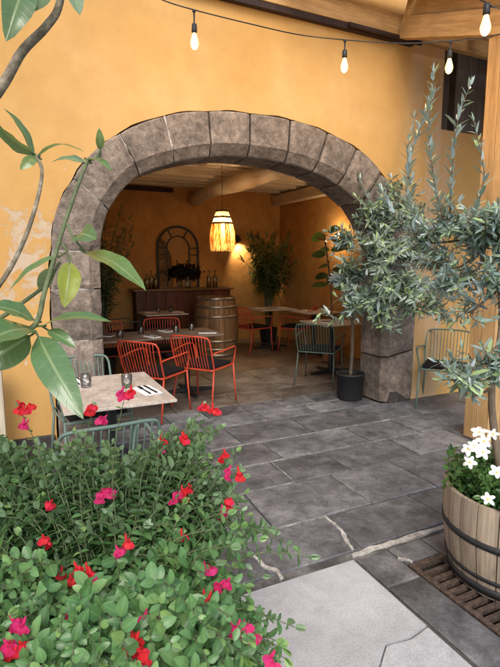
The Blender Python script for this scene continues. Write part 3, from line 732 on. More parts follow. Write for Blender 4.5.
def setting(x, y, rz, where, cut=True, z=.74):
    o = link('napkin', NP); o.location = (x, y, z+.001); o.rotation_euler.z = rz; tag(o, 'folded white paper napkin '+where, 'napkin', 'paper napkins')
    if cut:
        for me, nm, dx in ((FK, 'fork', -.022), (KN, 'knife', .020)):
            q = link(nm, me); p = Matrix.Rotation(rz, 3, 'Z') @ Vector((dx, 0, 0)); q.location = (x+p.x, y+p.y, z+.0115); q.rotation_euler = (R(1.2), 0, rz+random.uniform(-.05, .05))
            tag(q, 'dark %s on the napkin %s' % (nm, where), nm, 'cutlery on napkins')
setting(.74, 3.12, R(10), 'on the near table, at its right corner')
setting(.36, 3.56, R(12), 'on the near table, at its far left corner')
tumbler(.39, 3.40, 'clear glass tumbler on the near pale table, left of the two')
tumbler(.64, 3.28, 'clear glass tumbler on the near pale table, right of the two')
setting(1.36, 5.43, R(20), 'on the brown table between the two front orange chairs')
setting(1.62, 5.80, R(15), 'on the far side of the brown table')
setting(2.04, 5.46, R(70), 'at the right end of the brown table by the cask')
setting(.88, 5.72, R(60), 'at the left end of the brown table by the jamb')
tumbler(1.02, 5.50, 'clear glass tumbler on the brown table close to the jamb')
tumbler(1.30, 5.70, 'clear glass tumbler on the brown table behind the left orange chair')
tumbler(1.70, 5.62, 'clear glass tumbler on the brown table left of the right orange chair')
tumbler(1.93, 5.72, 'clear glass tumbler on the brown table nearest the cask')
setting(2.02, 8.08, R(80), 'at the left of the small table before the bar', False)
setting(2.44, 7.95, R(80), 'at the right of the small table before the bar', False)
tumbler(2.13, 8.02, 'clear glass tumbler on the small table before the bar, the left one')
tumbler(2.36, 8.08, 'clear glass tumbler on the small table before the bar, the right one')
setting(4.02, 7.98, R(80), 'on the corner table at its left', False)
setting(4.42, 7.9, R(80), 'on the corner table at its right', False)
setting(4.55, 7.2, R(40), 'on the table by the right wall', False)
setting(3.92, 5.66, R(40), 'on the table beside the potted olive')
tumbler(4.10, 5.82, 'clear glass tumbler on the table beside the potted olive')

# cask standing in the room
def barrel(root, prof, n, mat, thick=.022):
    """separate staves sharing one mesh; prof = list of (r, z)"""
    m = MB(); half = PI/n-.0025/prof[0][0]; vs = []; q = 4
    for r, z in prof:
        for j in range(q+1):
            a = -half+2*half*j/q; e = .0025 if j in (0, q) else 0; vs.append(((r-e)*math.cos(a), (r-e)*math.sin(a), z))
        for j in range(q, -1, -1):
            a = -half+2*half*j/q; vs.append(((r-thick)*math.cos(a), (r-thick)*math.sin(a), z))
    k = 2*(q+1); fs = []
    for i in range(len(prof)-1):
        for j in range(k): j2 = (j+1) % k; fs.append((i*k+j, i*k+j2, (i+1)*k+j2, (i+1)*k+j))
    fs += [tuple(range(k-1, -1, -1)), tuple((len(prof)-1)*k+j for j in range(k))]
    m.add(vs, fs); me = m.mesh('stave', mat, fix=True)
    for i in range(n):
        o = link('stave', me, root); o.rotation_euler.z = 2*PI*i/n
def prof_r(prof, z):
    for (r0, z0), (r1, z1) in zip(prof, prof[1:]):
        if z0 <= z <= z1: return r0+(r1-r0)*(z-z0)/(z1-z0)
    return prof[-1][0]
def hoop(root, prof, z0, z1, mat, t=.004):
    m = MB(); r0, r1 = prof_r(prof, z0)+.0008, prof_r(prof, z1)+.0008
    m.lathe([(r0-.003, z0), (r0+t, z0), (r1+t, z1), (r1-.003, z1)], 56); o = m.build('hoop', mat, root, smooth=False, fix=True)
    for p in o.data.polygons: p.use_smooth = abs(p.normal.z) < .5
    return o
ck = thing('wine_cask', 'upright oak wine cask with steel hoops in front of the bar', 'cask', (3.08, 7.80, 0))
CP = [(.295+.085*math.sin(PI*(.06+.88*k/14)), 1.0*k/14) for k in range(15)]
barrel(ck, CP, 26, M['oak'])
m = MB(); m.lathe([(0, .975), (.29, .975), (.29, .965)], 40); m.build('head', M['oak'], ck)
for a, b in ((.0, .05), (.11, .15), (.25, .29), (.66, .70), (.82, .86), (.95, .999)): hoop(ck, CP, a, b, M['galv'])

# half barrel planter
PLX, PLY = 2.215, 1.52
hp = thing('half_barrel_planter', 'weathered half wine barrel planter with black hoops at the right edge', 'planter', (PLX, PLY, .003))
HP = [(.300+.045*math.sin(PI/2*min(1, k/8)), .46*k/10) for k in range(11)]
barrel(hp, HP, 22, M['grey_oak'], .024)
for a, b in ((.012, .058), (.255, .288)): hoop(hp, HP, a, b, M['hoop'])
hoop(hp, HP, .085, .105, M['hoop'])
m = MB(); m.lathe([(0, .03), (.28, .03), (.28, .02)], 30); m.build('bottom', M['grey_oak'], hp)
m = MB(); m.lathe([(0, .42), (.15, .425), (.317, .40)], 30); m.build('soil', M['soil'], hp)

# bar
bar_t = thing('bar_counter', 'dark red-brown boarded bar counter against the back wall', 'bar counter', (0, 0, 0))
BX0, BX1, BY = 1.92, 3.74, 8.72
m = MB(); m.box(BX0+.02, BX1-.02, BY+.03, YR-.03, 0.0, 1.06); m.build('carcass', M['dark_beam'], bar_t)
x = BX0
while x < BX1-.05:
    q = min(BX1, x+.182); m = MB(); m.box(x+.002, q-.002, BY, BY+.028, 0.01, 1.058); bevelled(m.build('front_board', M['bar_wood'], bar_t), .004); x = q
m = MB(); m.box(BX0-.05, BX1+.05, BY-.06, YR-.02, 1.06, 1.095); bevelled(m.build('counter_top', M['bar_top'], bar_t), .006)

# arched mirror on the bar
mr = thing('arched_mirror', 'arched iron window-frame mirror standing on the bar', 'mirror', (2.83, YR-.045, 1.096), 0)
def arch_outline(wd, h, n=20): return [(-wd, 0), (-wd, h-wd)]+[(wd*math.cos(PI-PI*k/n), h-wd+wd*math.sin(PI-PI*k/n)) for k in range(1, n)]+[(wd, h-wd), (wd, 0)]
MW, MH = .395, 1.14
m = MB(); m.prism(arch_outline(MW, MH), .012, .03); m.build('mirror_glass', M['mirror'], mr, fix=True)
def band(out, inn, y0, y1, name):
    m = MB(); k = len(out)
    vs = [(p[0], y0, p[1]) for p in out]+[(p[0], y0, p[1]) for p in inn]+[(p[0], y1, p[1]) for p in out]+[(p[0], y1, p[1]) for p in inn]
    fs = []
    for i in range(k-1): fs += [(i, i+1, k+i+1, k+i), (2*k+i, 3*k+i, 3*k+i+1, 2*k+i+1), (i, 2*k+i, 2*k+i+1, i+1), (k+i, k+i+1, 3*k+i+1, 3*k+i)]
    m.add(vs, fs); return m.build(name, M['mirror_frame'], mr, fix=True)
band(arch_outline(MW+.02, MH+.02), arch_outline(MW-.02, MH-.02), -.01, .028, 'frame')
def shift(o, dz): return [(a, b+dz) for a, b in o]
band([(a, max(b, .02)) for a, b in arch_outline(.235, MH-.16)], [(a, max(b, .02)) for a, b in arch_outline(.21, MH-.185)], -.005, .011, 'inner_frame')
for ang in (0, 60, 120, 180):
    m = MB(); a = R(ang); c0 = MH-MW
    p0 = Vector((.225*math.cos(a), 0, (MH-.17-.225)+.225*math.sin(a))); p1 = Vector(((MW-.01)*math.cos(a), 0, c0+(MW-.01)*math.sin(a)))
    m.tube([p0, p1], .011, 6); m.build('glazing_bar', M['mirror_frame'], mr)
for zz in (.3, .62):
    for s in (-1, 1):
        m = MB(); m.tube([(s*.225, 0, zz), (s*(MW-.01), 0, zz)], .011, 6); m.build('glazing_bar', M['mirror_frame'], mr)
# bottles and bouquet on the bar
def bottle_mesh(h, r):
    m = MB(); m.lathe([(0, 0), (r, 0), (r, h*.55), (r*.9, h*.63), (r*.36, h*.74), (r*.32, h*.95), (r*.4, h*.96), (r*.4, h), (r*.25, h), (r*.25, h*.75), (r*.8, h*.6), (r*.88, .01), (0, .01)], 16); return m.mesh('bottle', M['bottle'], True)
B1, B2 = bottle_mesh(.33, .045), bottle_mesh(.27, .055)
for i, (px, me, lab) in enumerate(((147, B2, 'clear swing-top bottle on the bar, leftmost of the left group'), (151.5, B1, 'tall clear bottle on the bar, tallest left of the mirror'), (156, B2, 'clear bottle on the bar close to the mirror frame'),
                                   (209, B1, 'clear bottle on the right of the bar, its left one'), (215, B1, 'clear bottle on the right end of the bar, its right one'))):
    p = gy(px, 284, 8.86+.05*(i % 2)); o = link('bottle', me); o.location = (p.x, p.y, 1.0955); tag(o, lab, 'bottle', 'bottles on the bar')
vz = thing('bouquet_vase', 'dark dried bouquet in a pale glass vase in front of the mirror', 'vase', (2.93, 8.86, 1.0955))
m = MB(); m.lathe([(0, 0), (.05, 0), (.065, .05), (.06, .14), (.035, .20), (.042, .22), (.038, .22), (.03, .2), (.05, .13), (0, .012)], 18); m.build('vase', M['bottle'], vz, smooth=True)
m = MB()
for k in range(34):
    d = Vector((random.uniform(-1, 1), random.uniform(-.5, .4), random.uniform(.15, 1.2))).normalized(); L = random.uniform(.20, .30)
    P = cat([(0, 0, .1), (d.x*.06, d.y*.06, .24), (d.x*L, d.y*L*.6, .16+d.z*L)], 3); m.tube(P, .003, 4)
    for j in range(16):
        b = Vector(P[-1])+rv(.045)-d*random.uniform(0, .12); m.leaf(b, rdir(), rdir(), random.uniform(.05, .09), .035, random.random())
tag(m.build('dried_flowers', M['dark_flower'], vz, rnd=True), kind='stuff')

# ------------------------------------------------------------------ lamps
def point(loc, e, col=(1, .70, .40), r=.03, parent=None, name='lamp_light'):
    l = bpy.data.lights.new(name, 'POINT'); l.energy = e; l.color = col; l.shadow_soft_size = r
    o = bpy.data.objects.new(name, l); COL.objects.link(o); o.location = loc; o.parent = parent; return o
pd = thing('pendant_lamp', 'lit pendant lamp with woven bands and a raffia fringe', 'pendant lamp', (2.72, 6.62, 1.74))
m = MB(); m.tube([(0, 0, .56), (0, 0, ZC+.08-1.74)], .004, 6); m.build('cord', M['black_plastic'], pd)
for z, r in ((.555, .085), (.47, .118), (.385, .145)):
    m = MB(); m.lathe([(r-.004, z-.014), (r+.004, z-.014), (r+.001, z+.014), (r-.007, z+.014), (r-.004, z-.014)], 32); m.build('band', M['bark'], pd)
m = MB()
for k in range(70):
    a = 2*PI*k/70+random.uniform(-.02, .02); c, s = math.cos(a), math.sin(a); t = Vector((-s, c, 0)); w0 = .0038
    pts = [(Vector((c*.082, s*.082, .56)), w0), (Vector((c*.116, s*.116, .47)), w0), (Vector((c*.148, s*.148, .37)), w0)]
    o = []
    for p, wd in pts: o += [p-t*wd, p+t*wd]
    m.add(o, [(0, 1, 3, 2), (2, 3, 5, 4)], random.random())
tag(m.build('woven_slats', M['raffia'], pd, rnd=True), kind='stuff')
m = MB()
for k in range(520):
    a = random.uniform(0, 2*PI); r0 = random.uniform(.138, .152); L = random.uniform(.25, .40); c, s = math.cos(a), math.sin(a); t = Vector((-s, c, 0))
    sw = random.uniform(.0, .045); wv = random.uniform(-.03, .03); o = []
    for q in range(4):
        u = q/3; rr = r0+sw*math.sin(u*2.2); p = Vector((c*rr, s*rr, .385-L*u))+t*(wv*u*u); o += [p-t*.0028, p+t*.0028]
    m.add(o, [(0, 1, 3, 2), (2, 3, 5, 4), (4, 5, 7, 6)], random.random())
tag(m.build('raffia_fringe', M['raffia'], pd, rnd=True), kind='stuff')
m = MB(); m.lathe([(0, .36), (.022, .37), (.032, .40), (.026, .44), (.014, .47), (0, .475)], 16); m.build('bulb', M['bulb_room'], pd, smooth=True)
m = MB(); m.lathe([(0, .476), (.02, .476), (.02, .55), (0, .562)], 12); m.build('socket', M['black_plastic'], pd)
point((0, 0, .34), 36, parent=pd, r=.04)
# wall spot on the back wall
sp = gy(237, 238, YR-.14)
ws = thing('wall_spotlight', 'small black wall spotlight shining down the back wall beside the palm', 'wall lamp', (sp.x, YR, sp.z))
m = MB(); m.box(-.03, .03, -.02, -.001, -.03, .03); m.build('bracket', M['black_plastic'], ws)
m = MB(); m.tube([(0, -.02, 0), (0, -.13, .02)], .009, 8); m.build('arm', M['black_plastic'], ws)
m = MB(); m.tube([(-.02, -.14, .06), (.0, -.14, .01), (.035, -.14, -.065)], [.025, .052, .058], 18, cap=False); m.build('lamp_shade', M['black_plastic'], ws, smooth=True)
m = MB(); m.tube([(.026, -.14, -.035), (.030, -.14, -.05)], [.05, .05], 18); m.build('bulb', M['bulb_room'], ws)
l = bpy.data.lights.new('spot', 'SPOT'); l.energy = 26; l.color = (1, .74, .44); l.spot_size = R(95); l.spot_blend = .7; l.shadow_soft_size = .03
o = bpy.data.objects.new('spot_light', l); COL.objects.link(o); o.parent = ws; o.location = (.036, -.14, -.075); o.rotation_euler = Vector((-.35, -.42, .9)).to_track_quat('Z', 'Y').to_euler()
# glowing wall globe on the right wall
p = gx(337, 235, XR-.10)
wl = thing('wall_bulb', 'bare lit bulb on the right wall seen beside the olive leaves', 'wall lamp', (XR, p.y, p.z))
m = MB(); m.tube([(-.001, 0, 0), (-.05, 0, 0)], .035, 14); m.build('socket', M['black_plastic'], wl)
m = MB(); m.lathe([(0, -.04), (.03, -.03), (.042, 0), (.03, .03), (0, .04)], 16, (-.09, 0, 0)); m.build('bulb', M['bulb_room'], wl, smooth=True)
point((-.16, 0, 0), 9, parent=wl)
# festoon strings
def festoon(label, pts, bulbs, light):
    t = thing('festoon_string', label, 'string lights')
    P = cat([at(*p) for p in pts], 8); m = MB(); m.tube(P, .0045, 6); m.build('cable', M['black_plastic'], t, smooth=True)
    for (x, y, D, drop) in bulbs:
        q = at(x, y, D); q = min(P, key=lambda a: (a-q).length); top = Vector(q)
        m = MB(); m.lathe([(.011, .0), (.013, -.012), (.006, -.018), (.0055, -drop), (.017, -drop-.006), (.020, -drop-.055), (.015, -drop-.064)], 12, top, True, True); s = m.build('socket', M['black_plastic'], t, smooth=True)
        z0 = top+Vector((0, 0, -drop-.064))
        m = MB(); m.lathe([(.013, 0), (.016, -.012), (.027, -.05), (.029, -.068), (.022, -.09), (.010, -.102), (0, -.104)], 16, z0); m.build('bulb', M['bulb'], t, smooth=True)
        if light: point(z0+Vector((0, 0, -.16)), light, (1, .60, .24), .03, t)
    return t
festoon('black festoon cable with glowing filament bulbs crossing in front of the ochre wall', [(120, -22, 3.25), (160, -1, 3.3), (194, 10, 3.35), (250, 24, 3.5), (300, 35, 3.65), (345, 40, 3.8), (400, 43.5, 3.78), (440, 42, 3.7), (482, 38, 3.55), (515, 30, 3.45)],
        [(194, 10, 3.35, .085), (345, 40, 3.8, .07), (452, 41, 3.66, .06)], 5)
festoon('short festoon cable with one large glowing bulb in front of the timber post', [(462, -25, 2.85), (475, -4, 2.75), (487, 3, 2.7), (500, 9, 2.68), (530, 5, 2.68)], [(487, 3, 2.7, .0)], 8)

# ================================================================== PLANTS
def shoot_leaves(mb, P, L, W, spacing, start=0.0, up=.5, rn=(0, 1), tip=True, pair=True, droop=0.0, oval=False, wild=.3):
    LF = mb.oval if oval else mb.leaf
    acc = 0; prev = Vector(P[0]); tot = sum((Vector(a)-Vector(b)).length for a, b in zip(P, P[1:])); run = 0; tw = random.uniform(0, PI); k = 0
    for p in P[1:]:
        p = Vector(p); seg = p-prev; sl_ = seg.length
        if sl_ < 1e-6: continue
        t = seg/sl_; pos = 0
        while acc+sl_-pos >= spacing:
            pos += spacing-acc; acc = 0; f_ = (run+pos)/tot
            if f_ < start: continue
            q = prev+t*pos; k += 1
            a = t.cross(Vector((.2, .1, 1))); a = a.normalized() if a.length > 1e-3 else Vector((1, 0, 0)); b = t.cross(a)
            ang = tw+k*(PI/2 if pair else 2.4)
            for s in ((1, -1) if pair else (1,)):
                o = (a*math.cos(ang)+b*math.sin(ang))*s
                d = (o+t*up+rv(wild)+Vector((0, 0, -droop))).normalized(); nr = (t*1.0-o*.3+Vector((0, 0, .7))+rv(.4)).normalized()
                sc = random.uniform(.5, 1.15)*(1-.35*max(0, f_-.7)/.3)
                LF(q, d, nr, L*sc, W*sc, min(1, max(0, random.uniform(*rn)+.35*max(0, f_-.75))), random.uniform(.15, .5), random.uniform(-.05, .4))
        acc += sl_-pos; run += sl_; prev = p
    if tip:
        t = (Vector(P[-1])-Vector(P[-2])).normalized()
        for s in range(3): LF(Vector(P[-1]), (t+rv(.35)).normalized(), rdir(), L*.65, W*.6, random.uniform(.75, 1))
def clump_tree(name, label, base, trunk, clumps, L, W, leafm, barkm, tr=(.02, .012), shoots=26, spacing=.024, extra=(), group=None):
    t = thing(name, label, 'tree', base, group=group); B = Vector(base)
    tp = cat([Vector(p)-B for p in trunk], 5); m = MB(); k = len(tp)
    m.tube(tp, [tr[0]+(tr[1]-tr[0])*i/(k-1) for i in range(k)], 10); m.build('trunk', barkm, t, smooth=True)
    lm = MB(); wm = MB()
    for c, r, ns, fr in clumps:
        c = Vector(c)-B; i = min(k-1, int(fr*(k-1))); s = tp[i]; mid = s.lerp(c, .55)+rv(.05)+Vector((0, 0, -.03))
        bp = cat([s, mid, c], 5); nb = len(bp); r0 = tr[1]*.75; wm.tube(bp, [r0*(1-.6*q/(nb-1)) for q in range(nb)], 6)
        for j in range(int(ns*.82)):
            d = rdir(); d.z = d.z*.8+.25; d.normalize(); s0 = bp[random.randint(nb//2, nb-1)]+rv(.25*r)*1.0; e = c+d*r*random.uniform(.55, 1.35)
            if (e-s0).length < .06: continue
            md = s0.lerp(e, .5)+rv(.12*r); pp = cat([s0, md, e], 3)
            wm.tube(pp, [.0035, .0033, .003, .0027, .0024, .002, .0015][:len(pp)], 4, cap=False); shoot_leaves(lm, pp, L, W, spacing)
    for pts, den in extra:
        pp = cat([Vector(p)-B for p in pts], 6); n_ = len(pp); wm.tube(pp, [.005*(1-.7*q/(n_-1)) for q in range(n_)], 5); shoot_leaves(lm, pp, L*1.05, W*1.15, den*1.25, .10, 1.7, wild=.55)
    wm.build('branches', barkm, t, smooth=True)
    tag(lm.build('crown', leafm, t, rnd=True, smooth=True), kind='stuff')
    return t
# potted olive at the right jamb
OX, OY = 3.455, 4.53
pt = thing('plant_pot', 'black round plant pot holding the olive at the right jamb', 'plant pot', (OX, OY, 0))
m = MB(); m.lathe([(0, .002), (.138, .002), (.145, .01), (.160, .285), (.168, .287), (.168, .308), (.155, .308), (.150, .27)], 36); m.build('pot', M['pot_black'], pt, smooth=False, fix=True)
for p_ in pt.children[0].data.polygons: p_.use_smooth = abs(p_.normal.z) < .7
m = MB(); m.lathe([(0, .272), (.08, .276), (.151, .268)], 24); m.build('soil', M['soil'], pt)
def A(x, y, D): return tuple(at(x, y, D))
clump_tree('olive_tree', 'olive tree with slim trunk in the black pot at the right jamb', (OX, OY, .272), [(OX, OY, .27), (OX+.01, OY-.01, .6), (OX-.01, OY-.02, .95), A(352, 300, 5.25), A(362, 268, 5.1), A(372, 235, 5.0), A(380, 205, 4.95)],
           [(A(350, 275, 5.1), .22, 30, .62), (A(340, 240, 5.15), .17, 20, .75), (A(372, 300, 4.9), .24, 32, .6), (A(385, 250, 4.85), .28, 44, .8), (A(400, 290, 4.75), .26, 36, .7), (A(372, 215, 4.95), .20, 26, .9),
            (A(405, 215, 4.8), .24, 30, .95), (A(425, 250, 4.7), .24, 30, .8), (A(432, 295, 4.65), .20, 22, .75), (A(395, 190, 4.95), .14, 12, 1), (A(350, 305, 5.05), .15, 14, .55), (A(380, 322, 4.8), .14, 14, .55), (A(415, 315, 4.7), .14, 12, .65), (A(445, 318, 4.6), .13, 8, .7)],
           .112, .032, M['olive_far'], M['bark'], (.021, .012), spacing=.030,
           extra=[([A(352, 305, 5.25), A(338, 320, 5.1), A(325, 312, 5.0), A(318, 318, 4.95)], .03), ([A(405, 250, 4.8), A(412, 200, 4.75), A(408, 150, 4.72), A(414, 118, 4.7)], .036), ([A(375, 215, 4.95), A(366, 195, 4.95), A(360, 180, 4.95)], .03)])
# olive in the half barrel
bx, by = PLX-.03, PLY+.05
TB = Vector((bx, by, .42))
clump_tree('olive_tree', 'large leaning olive tree rooted in the half barrel planter', tuple(TB), [TB-Vector((0, 0, .015)), A(494, 430, 2.45), A(492, 385, 2.45), A(501, 330, 2.5), A(498, 280, 2.55), A(480, 250, 2.65), A(470, 225, 2.7)],
           [(A(466, 372, 2.25), .10, 20, .35), (A(490, 360, 2.25), .10, 18, .4), (A(480, 238, 2.6), .16, 28, .9), (A(445, 225, 2.7), .14, 24, .95), (A(492, 285, 2.5), .14, 22, .75), (A(455, 285, 2.7), .14, 20, .8),
            (A(430, 268, 2.75), .12, 16, .85), (A(495, 225, 2.5), .15, 24, .95), (A(470, 315, 2.6), .09, 10, .65), (A(415, 235, 2.8), .10, 12, .9), (A(520, 260, 2.5), .2, 24, .8), (A(535, 330, 2.5), .18, 18, .6)],
           .082, .0225, M['olive'], M['bark'], (.020, .011), spacing=.023,
           extra=[([A(445, 225, 2.7), A(434, 180, 2.65), A(429, 130, 2.6), A(434, 74, 2.55)], .020), ([A(450, 222, 2.7), A(452, 170, 2.62), A(458, 120, 2.58), A(470, 86, 2.55)], .026),
                  ([A(430, 240, 2.75), A(408, 200, 2.75), A(410, 160, 2.72), A(424, 118, 2.7), A(432, 96, 2.7)], .020), ([A(470, 225, 2.7), A(484, 180, 2.6), A(478, 140, 2.6), A(474, 122, 2.6)], .030),
                  ([A(470, 240, 2.6), A(490, 215, 2.5), A(510, 212, 2.4)], .018), ([A(430, 240, 2.75), A(405, 225, 2.75), A(388, 205, 2.75), A(382, 192, 2.75)], .022)])
# white flowering plant in the half barrel
wp = thing('white_flowering_plant', 'leafy plant with white trumpet flowers filling the half barrel', 'plant', (PLX, PLY, .42))
lm = MB(); sm_ = MB(); W0 = Vector((PLX, PLY, .42))
for k in range(170):
    a = random.uniform(0, 2*PI); rr = .33*math.sqrt(random.random()); s0 = Vector((rr*.8*math.cos(a), rr*.8*math.sin(a), 0)); hgt = random.uniform(.08, .24)*(1.1-.5*(rr/.33))
    e = Vector((s0.x*1.25, s0.y*1.25, hgt)) + rv(.03); P = cat([s0, s0.lerp(e, .5)+rv(.03), e], 3); sm_.tube(P, .0022, 4)
    shoot_leaves(lm, P, .055, .032, .022, .1, .5, oval=True)
sm_.build('stems', M['stem'], wp); tag(lm.build('leaves', M['glossy_leaf'], wp, rnd=True, smooth=True), kind='stuff')
def star_flower(parent, c, nrm, r, mats, n=5):
    nrm = nrm.normalized(); a = nrm.cross(Vector((.1, .2, 1))).normalized(); b = nrm.cross(a); m = MB(); t0 = random.uniform(0, 6)
    for k in range(n):
        g = t0+2*PI*k/n; d = a*math.cos(g)+b*math.sin(g); m.oval(c+d*r*.08, (d+nrm*.25).normalized(), nrm, r*random.uniform(.85, 1.1), r*random.uniform(.6, .8), random.random(), .25, random.uniform(.1, .6), .1)
    m.tube([c-nrm*.03, c-nrm*.012, c+nrm*.002], [.003, .005, .007], 6)
    o = m.build('flower', mats[0], parent, rnd=True)
    e = MB(); e.lathe([(0, .004), (.005, .002), (.0065, -.002)], 8); e.v = [tuple(c+Vector(v)) for v in e.v]; e.build('flower_eye', mats[1], o); return o
for (x, y, D) in ((479, 432, 2.30), (474, 446, 2.22), (484, 441, 2.25), (497, 472, 2.1), (488, 499, 2.02), (493, 434, 2.3), (468, 449, 2.22), (509, 450, 2.2), (515, 480, 2.1), (540, 440, 2.45), (560, 450, 2.4), (575, 470, 2.3), (470, 462, 2.2), (530, 500, 2.05), (483, 452, 2.2)):
    c = at(x, y, D); star_flower(wp, c-W0, (_C-c).normalized()+Vector((0, 0, .7))+rv(.4), random.uniform(.026, .036), (M['petal_white'], M['yellow']))

# red flowering salvia bush in the foreground, with its pot
SB = Vector((.20, 1.38, 0))
tp_ = thing('terracotta_pot', 'terracotta pot almost hidden under the red flowering bush', 'plant pot', tuple(SB))
m = MB(); m.lathe([(0, .002), (.17, .002), (.18, .01), (.245, .40), (.262, .402), (.268, .46), (.25, .462), (.238, .42)], 40); m.build('pot', M['terracotta'], tp_, fix=True)
for p_ in tp_.children[0].data.polygons: p_.use_smooth = abs(p_.normal.z) < .7
m = MB(); m.lathe([(0, .43), (.12, .435), (.241, .42)], 24); m.build('soil', M['soil'], tp_)
S0 = SB+Vector((0, 0, .43))
sb = thing('salvia_bush', 'sprawling green bush dotted with small red and pink flowers in the foreground', 'bush', tuple(S0))
lm = MB(); sm_ = MB(); tips = []
def bush_shoot(e, r0=.0032, L=.045, start=.25, sp=.028):
    d = e-S0; h = Vector((d.x, d.y, 0)); s0 = Vector((h.x*.25+random.uniform(-.06, .06), h.y*.25+random.uniform(-.06, .06), -.003))
    q = (e-S0); md = s0.lerp(q, .5)+Vector((0, 0, .10+.05*random.random()))+rv(.05); P = cat([s0, md, q], 6); n_ = len(P)
    sm_.tube(P, [r0*(1-.65*i/(n_-1)) for i in range(n_)], 5, cap=False)
    shoot_leaves(lm, P, L, L*.62, sp, start, .35, (0, .85), oval=True); return P
# outline of the mass: pixel column -> upper edge row; nearer rows stand closer to the camera
def top_row(x): 
    pts = [(-60, 430), (0, 432), (40, 455), (70, 432), (110, 445), (150, 440), (175, 432), (205, 436), (225, 470), (245, 545), (258, 600)]
    for (a, b), (c, d) in zip(pts, pts[1:]):
        if a <= x <= c: return b+(d-b)*(x-a)/(c-a)
    return 620
for q in range(66):      # tufts of shoots with darker gaps between them
    x = random.uniform(-60, 246); y0 = top_row(x); y = y0+(700-y0)*((q+random.random())/66)**.85
    if (12 < x < 85 and 555 < y < 655) or (x < 95 and y > 655 and random.random() < .6): continue
    D = max(.92, min(2.0, 1.92-.90*((y-430)/240.0)+random.uniform(-.06, .20))); c = at(x, y, D)
    for k in range(random.randint(8, 17)):
        e = c+Vector((random.gauss(0, .055), random.gauss(0, .055), random.gauss(0, .035)))
        bush_shoot(e, L=random.uniform(.034, .050))
for x, y, D in ((100, 452, 1.85), (122, 458, 1.84), (146, 455, 1.85), (165, 446, 1.88), (186, 448, 1.88), (202, 434, 1.92), (208, 458, 1.84), (222, 488, 1.72), (150, 480, 1.76), (120, 485, 1.74), (180, 475, 1.78), (60, 452, 1.84)):
    c = at(x, y, D)
    for k in range(11): bush_shoot(c+Vector((random.gauss(0, .05), random.gauss(0, .05), random.gauss(0, .035))), L=random.uniform(.038, .052))
for k in range(170):     # far side and left, not seen from the front
    a = random.uniform(0, 2*PI); rr = random.uniform(.3, .62); e = SB+Vector((rr*math.cos(a), rr*math.sin(a), random.uniform(.5, .85))); bush_shoot(e)
FL = [(50, 505, 'r', 1.62), (43, 540, 'r', 1.45), (128, 545, 'r', 1.45), (118, 550, 'k', 1.45), (132, 645, 'r', 1.06), (138, 660, 'r', 1.02), (86, 575, 'r', 1.33), (90, 582, 'k', 1.31), (82, 568, 'r', 1.35), (88, 606, 'r', 1.22), (73, 613, 'k', 1.2), (181, 536, 'r', 1.5),
      (186, 492, 'r', 1.68), (176, 497, 'k', 1.66), (190, 489, 'r', 1.7), (113, 492, 'k', 1.66), (100, 494, 'k', 1.65), (161, 440, 'r', 1.9), (158, 452, 'k', 1.86), (228, 503, 'r', 1.65), (226, 512, 'k', 1.62), (222, 455, 'r', 1.78),
      (231, 470, 'k', 1.72), (240, 473, 'r', 1.70), (186, 437, 'r', 1.86), (238, 628, 'k', 1.15), (232, 625, 'k', 1.16), (246, 631, 'k', 1.14), (266, 660, 'k', 1.05), (208, 597, 'r', 1.26), (150, 615, 'k', 1.16), (210, 572, 'k', 1.36), (223, 585, 'k', 1.3),
      (15, 640, 'r', 1.06), (12, 648, 'k', 1.05), (17, 628, 'k', 1.1), (204, 407, 'r', 1.95), (214, 408, 'r', 1.93), (126, 392, 'k', 1.55), (128, 388, 'r', 1.55), (93, 410, 'r', 1.5), (102, 421, 'k', 1.5), (18, 408, 'r', 1.72), (28, 407, 'r', 1.7), (25, 425, 'k', 1.68), (133, 638, 'r', 1.07), (66, 577, 'r', 1.35)]
def salvia_flower(c, kind):
    q = c-S0; m = MB(); v = (_C-c); v.z = 0; v.normalize(); f_ = (v*.8+rv(.55)); f_.z -= .05; f_.normalize(); s = f_.cross(Vector((0, 0, 1))).normalized(); dn = Vector((0, 0, -1))
    m.tube([q-f_*.012+Vector((0, 0, .006)), q-f_*.003, q+f_*.004], [.0022, .0042, .0035], 6, rnd=.3)
    for sg in (-1, 1): m.oval(q+f_*.003, (dn*.85+s*sg*.75+f_*.35).normalized(), f_, random.uniform(.019, .026), .019, random.random(), .1, .1, .3)
    m.oval(q+f_*.003, (dn*.7+f_*.7).normalized(), (f_*.7-dn*.7), .019, .020, random.random(), .1, .3, .3)
    m.oval(q+f_*.002, (f_*.9-dn*.35).normalized(), -dn, .016, .011, random.random(), .6, .1)
    m.build('flower', M['petal_red'] if kind == 'r' else M['petal_pink'], sb, rnd=True)
stems = []
for (x, y, kd, D) in FL:
    c = at(x, y, D)
    for _ in range(random.choice((2, 2, 3))): salvia_flower(c+(_C-c).normalized()*.07+rv(.014), kd)
    near = [s for s in stems if (s-c).length < .08]
    if not near:
        bush_shoot(c+Vector((0, 0, .008)), .0026, .030, .45, .034); stems.append(c)
sm_.build('stems', M['stem'], sb, smooth=True); tag(lm.build('leaves', M['salvia'], sb, rnd=True, smooth=True), kind='stuff')

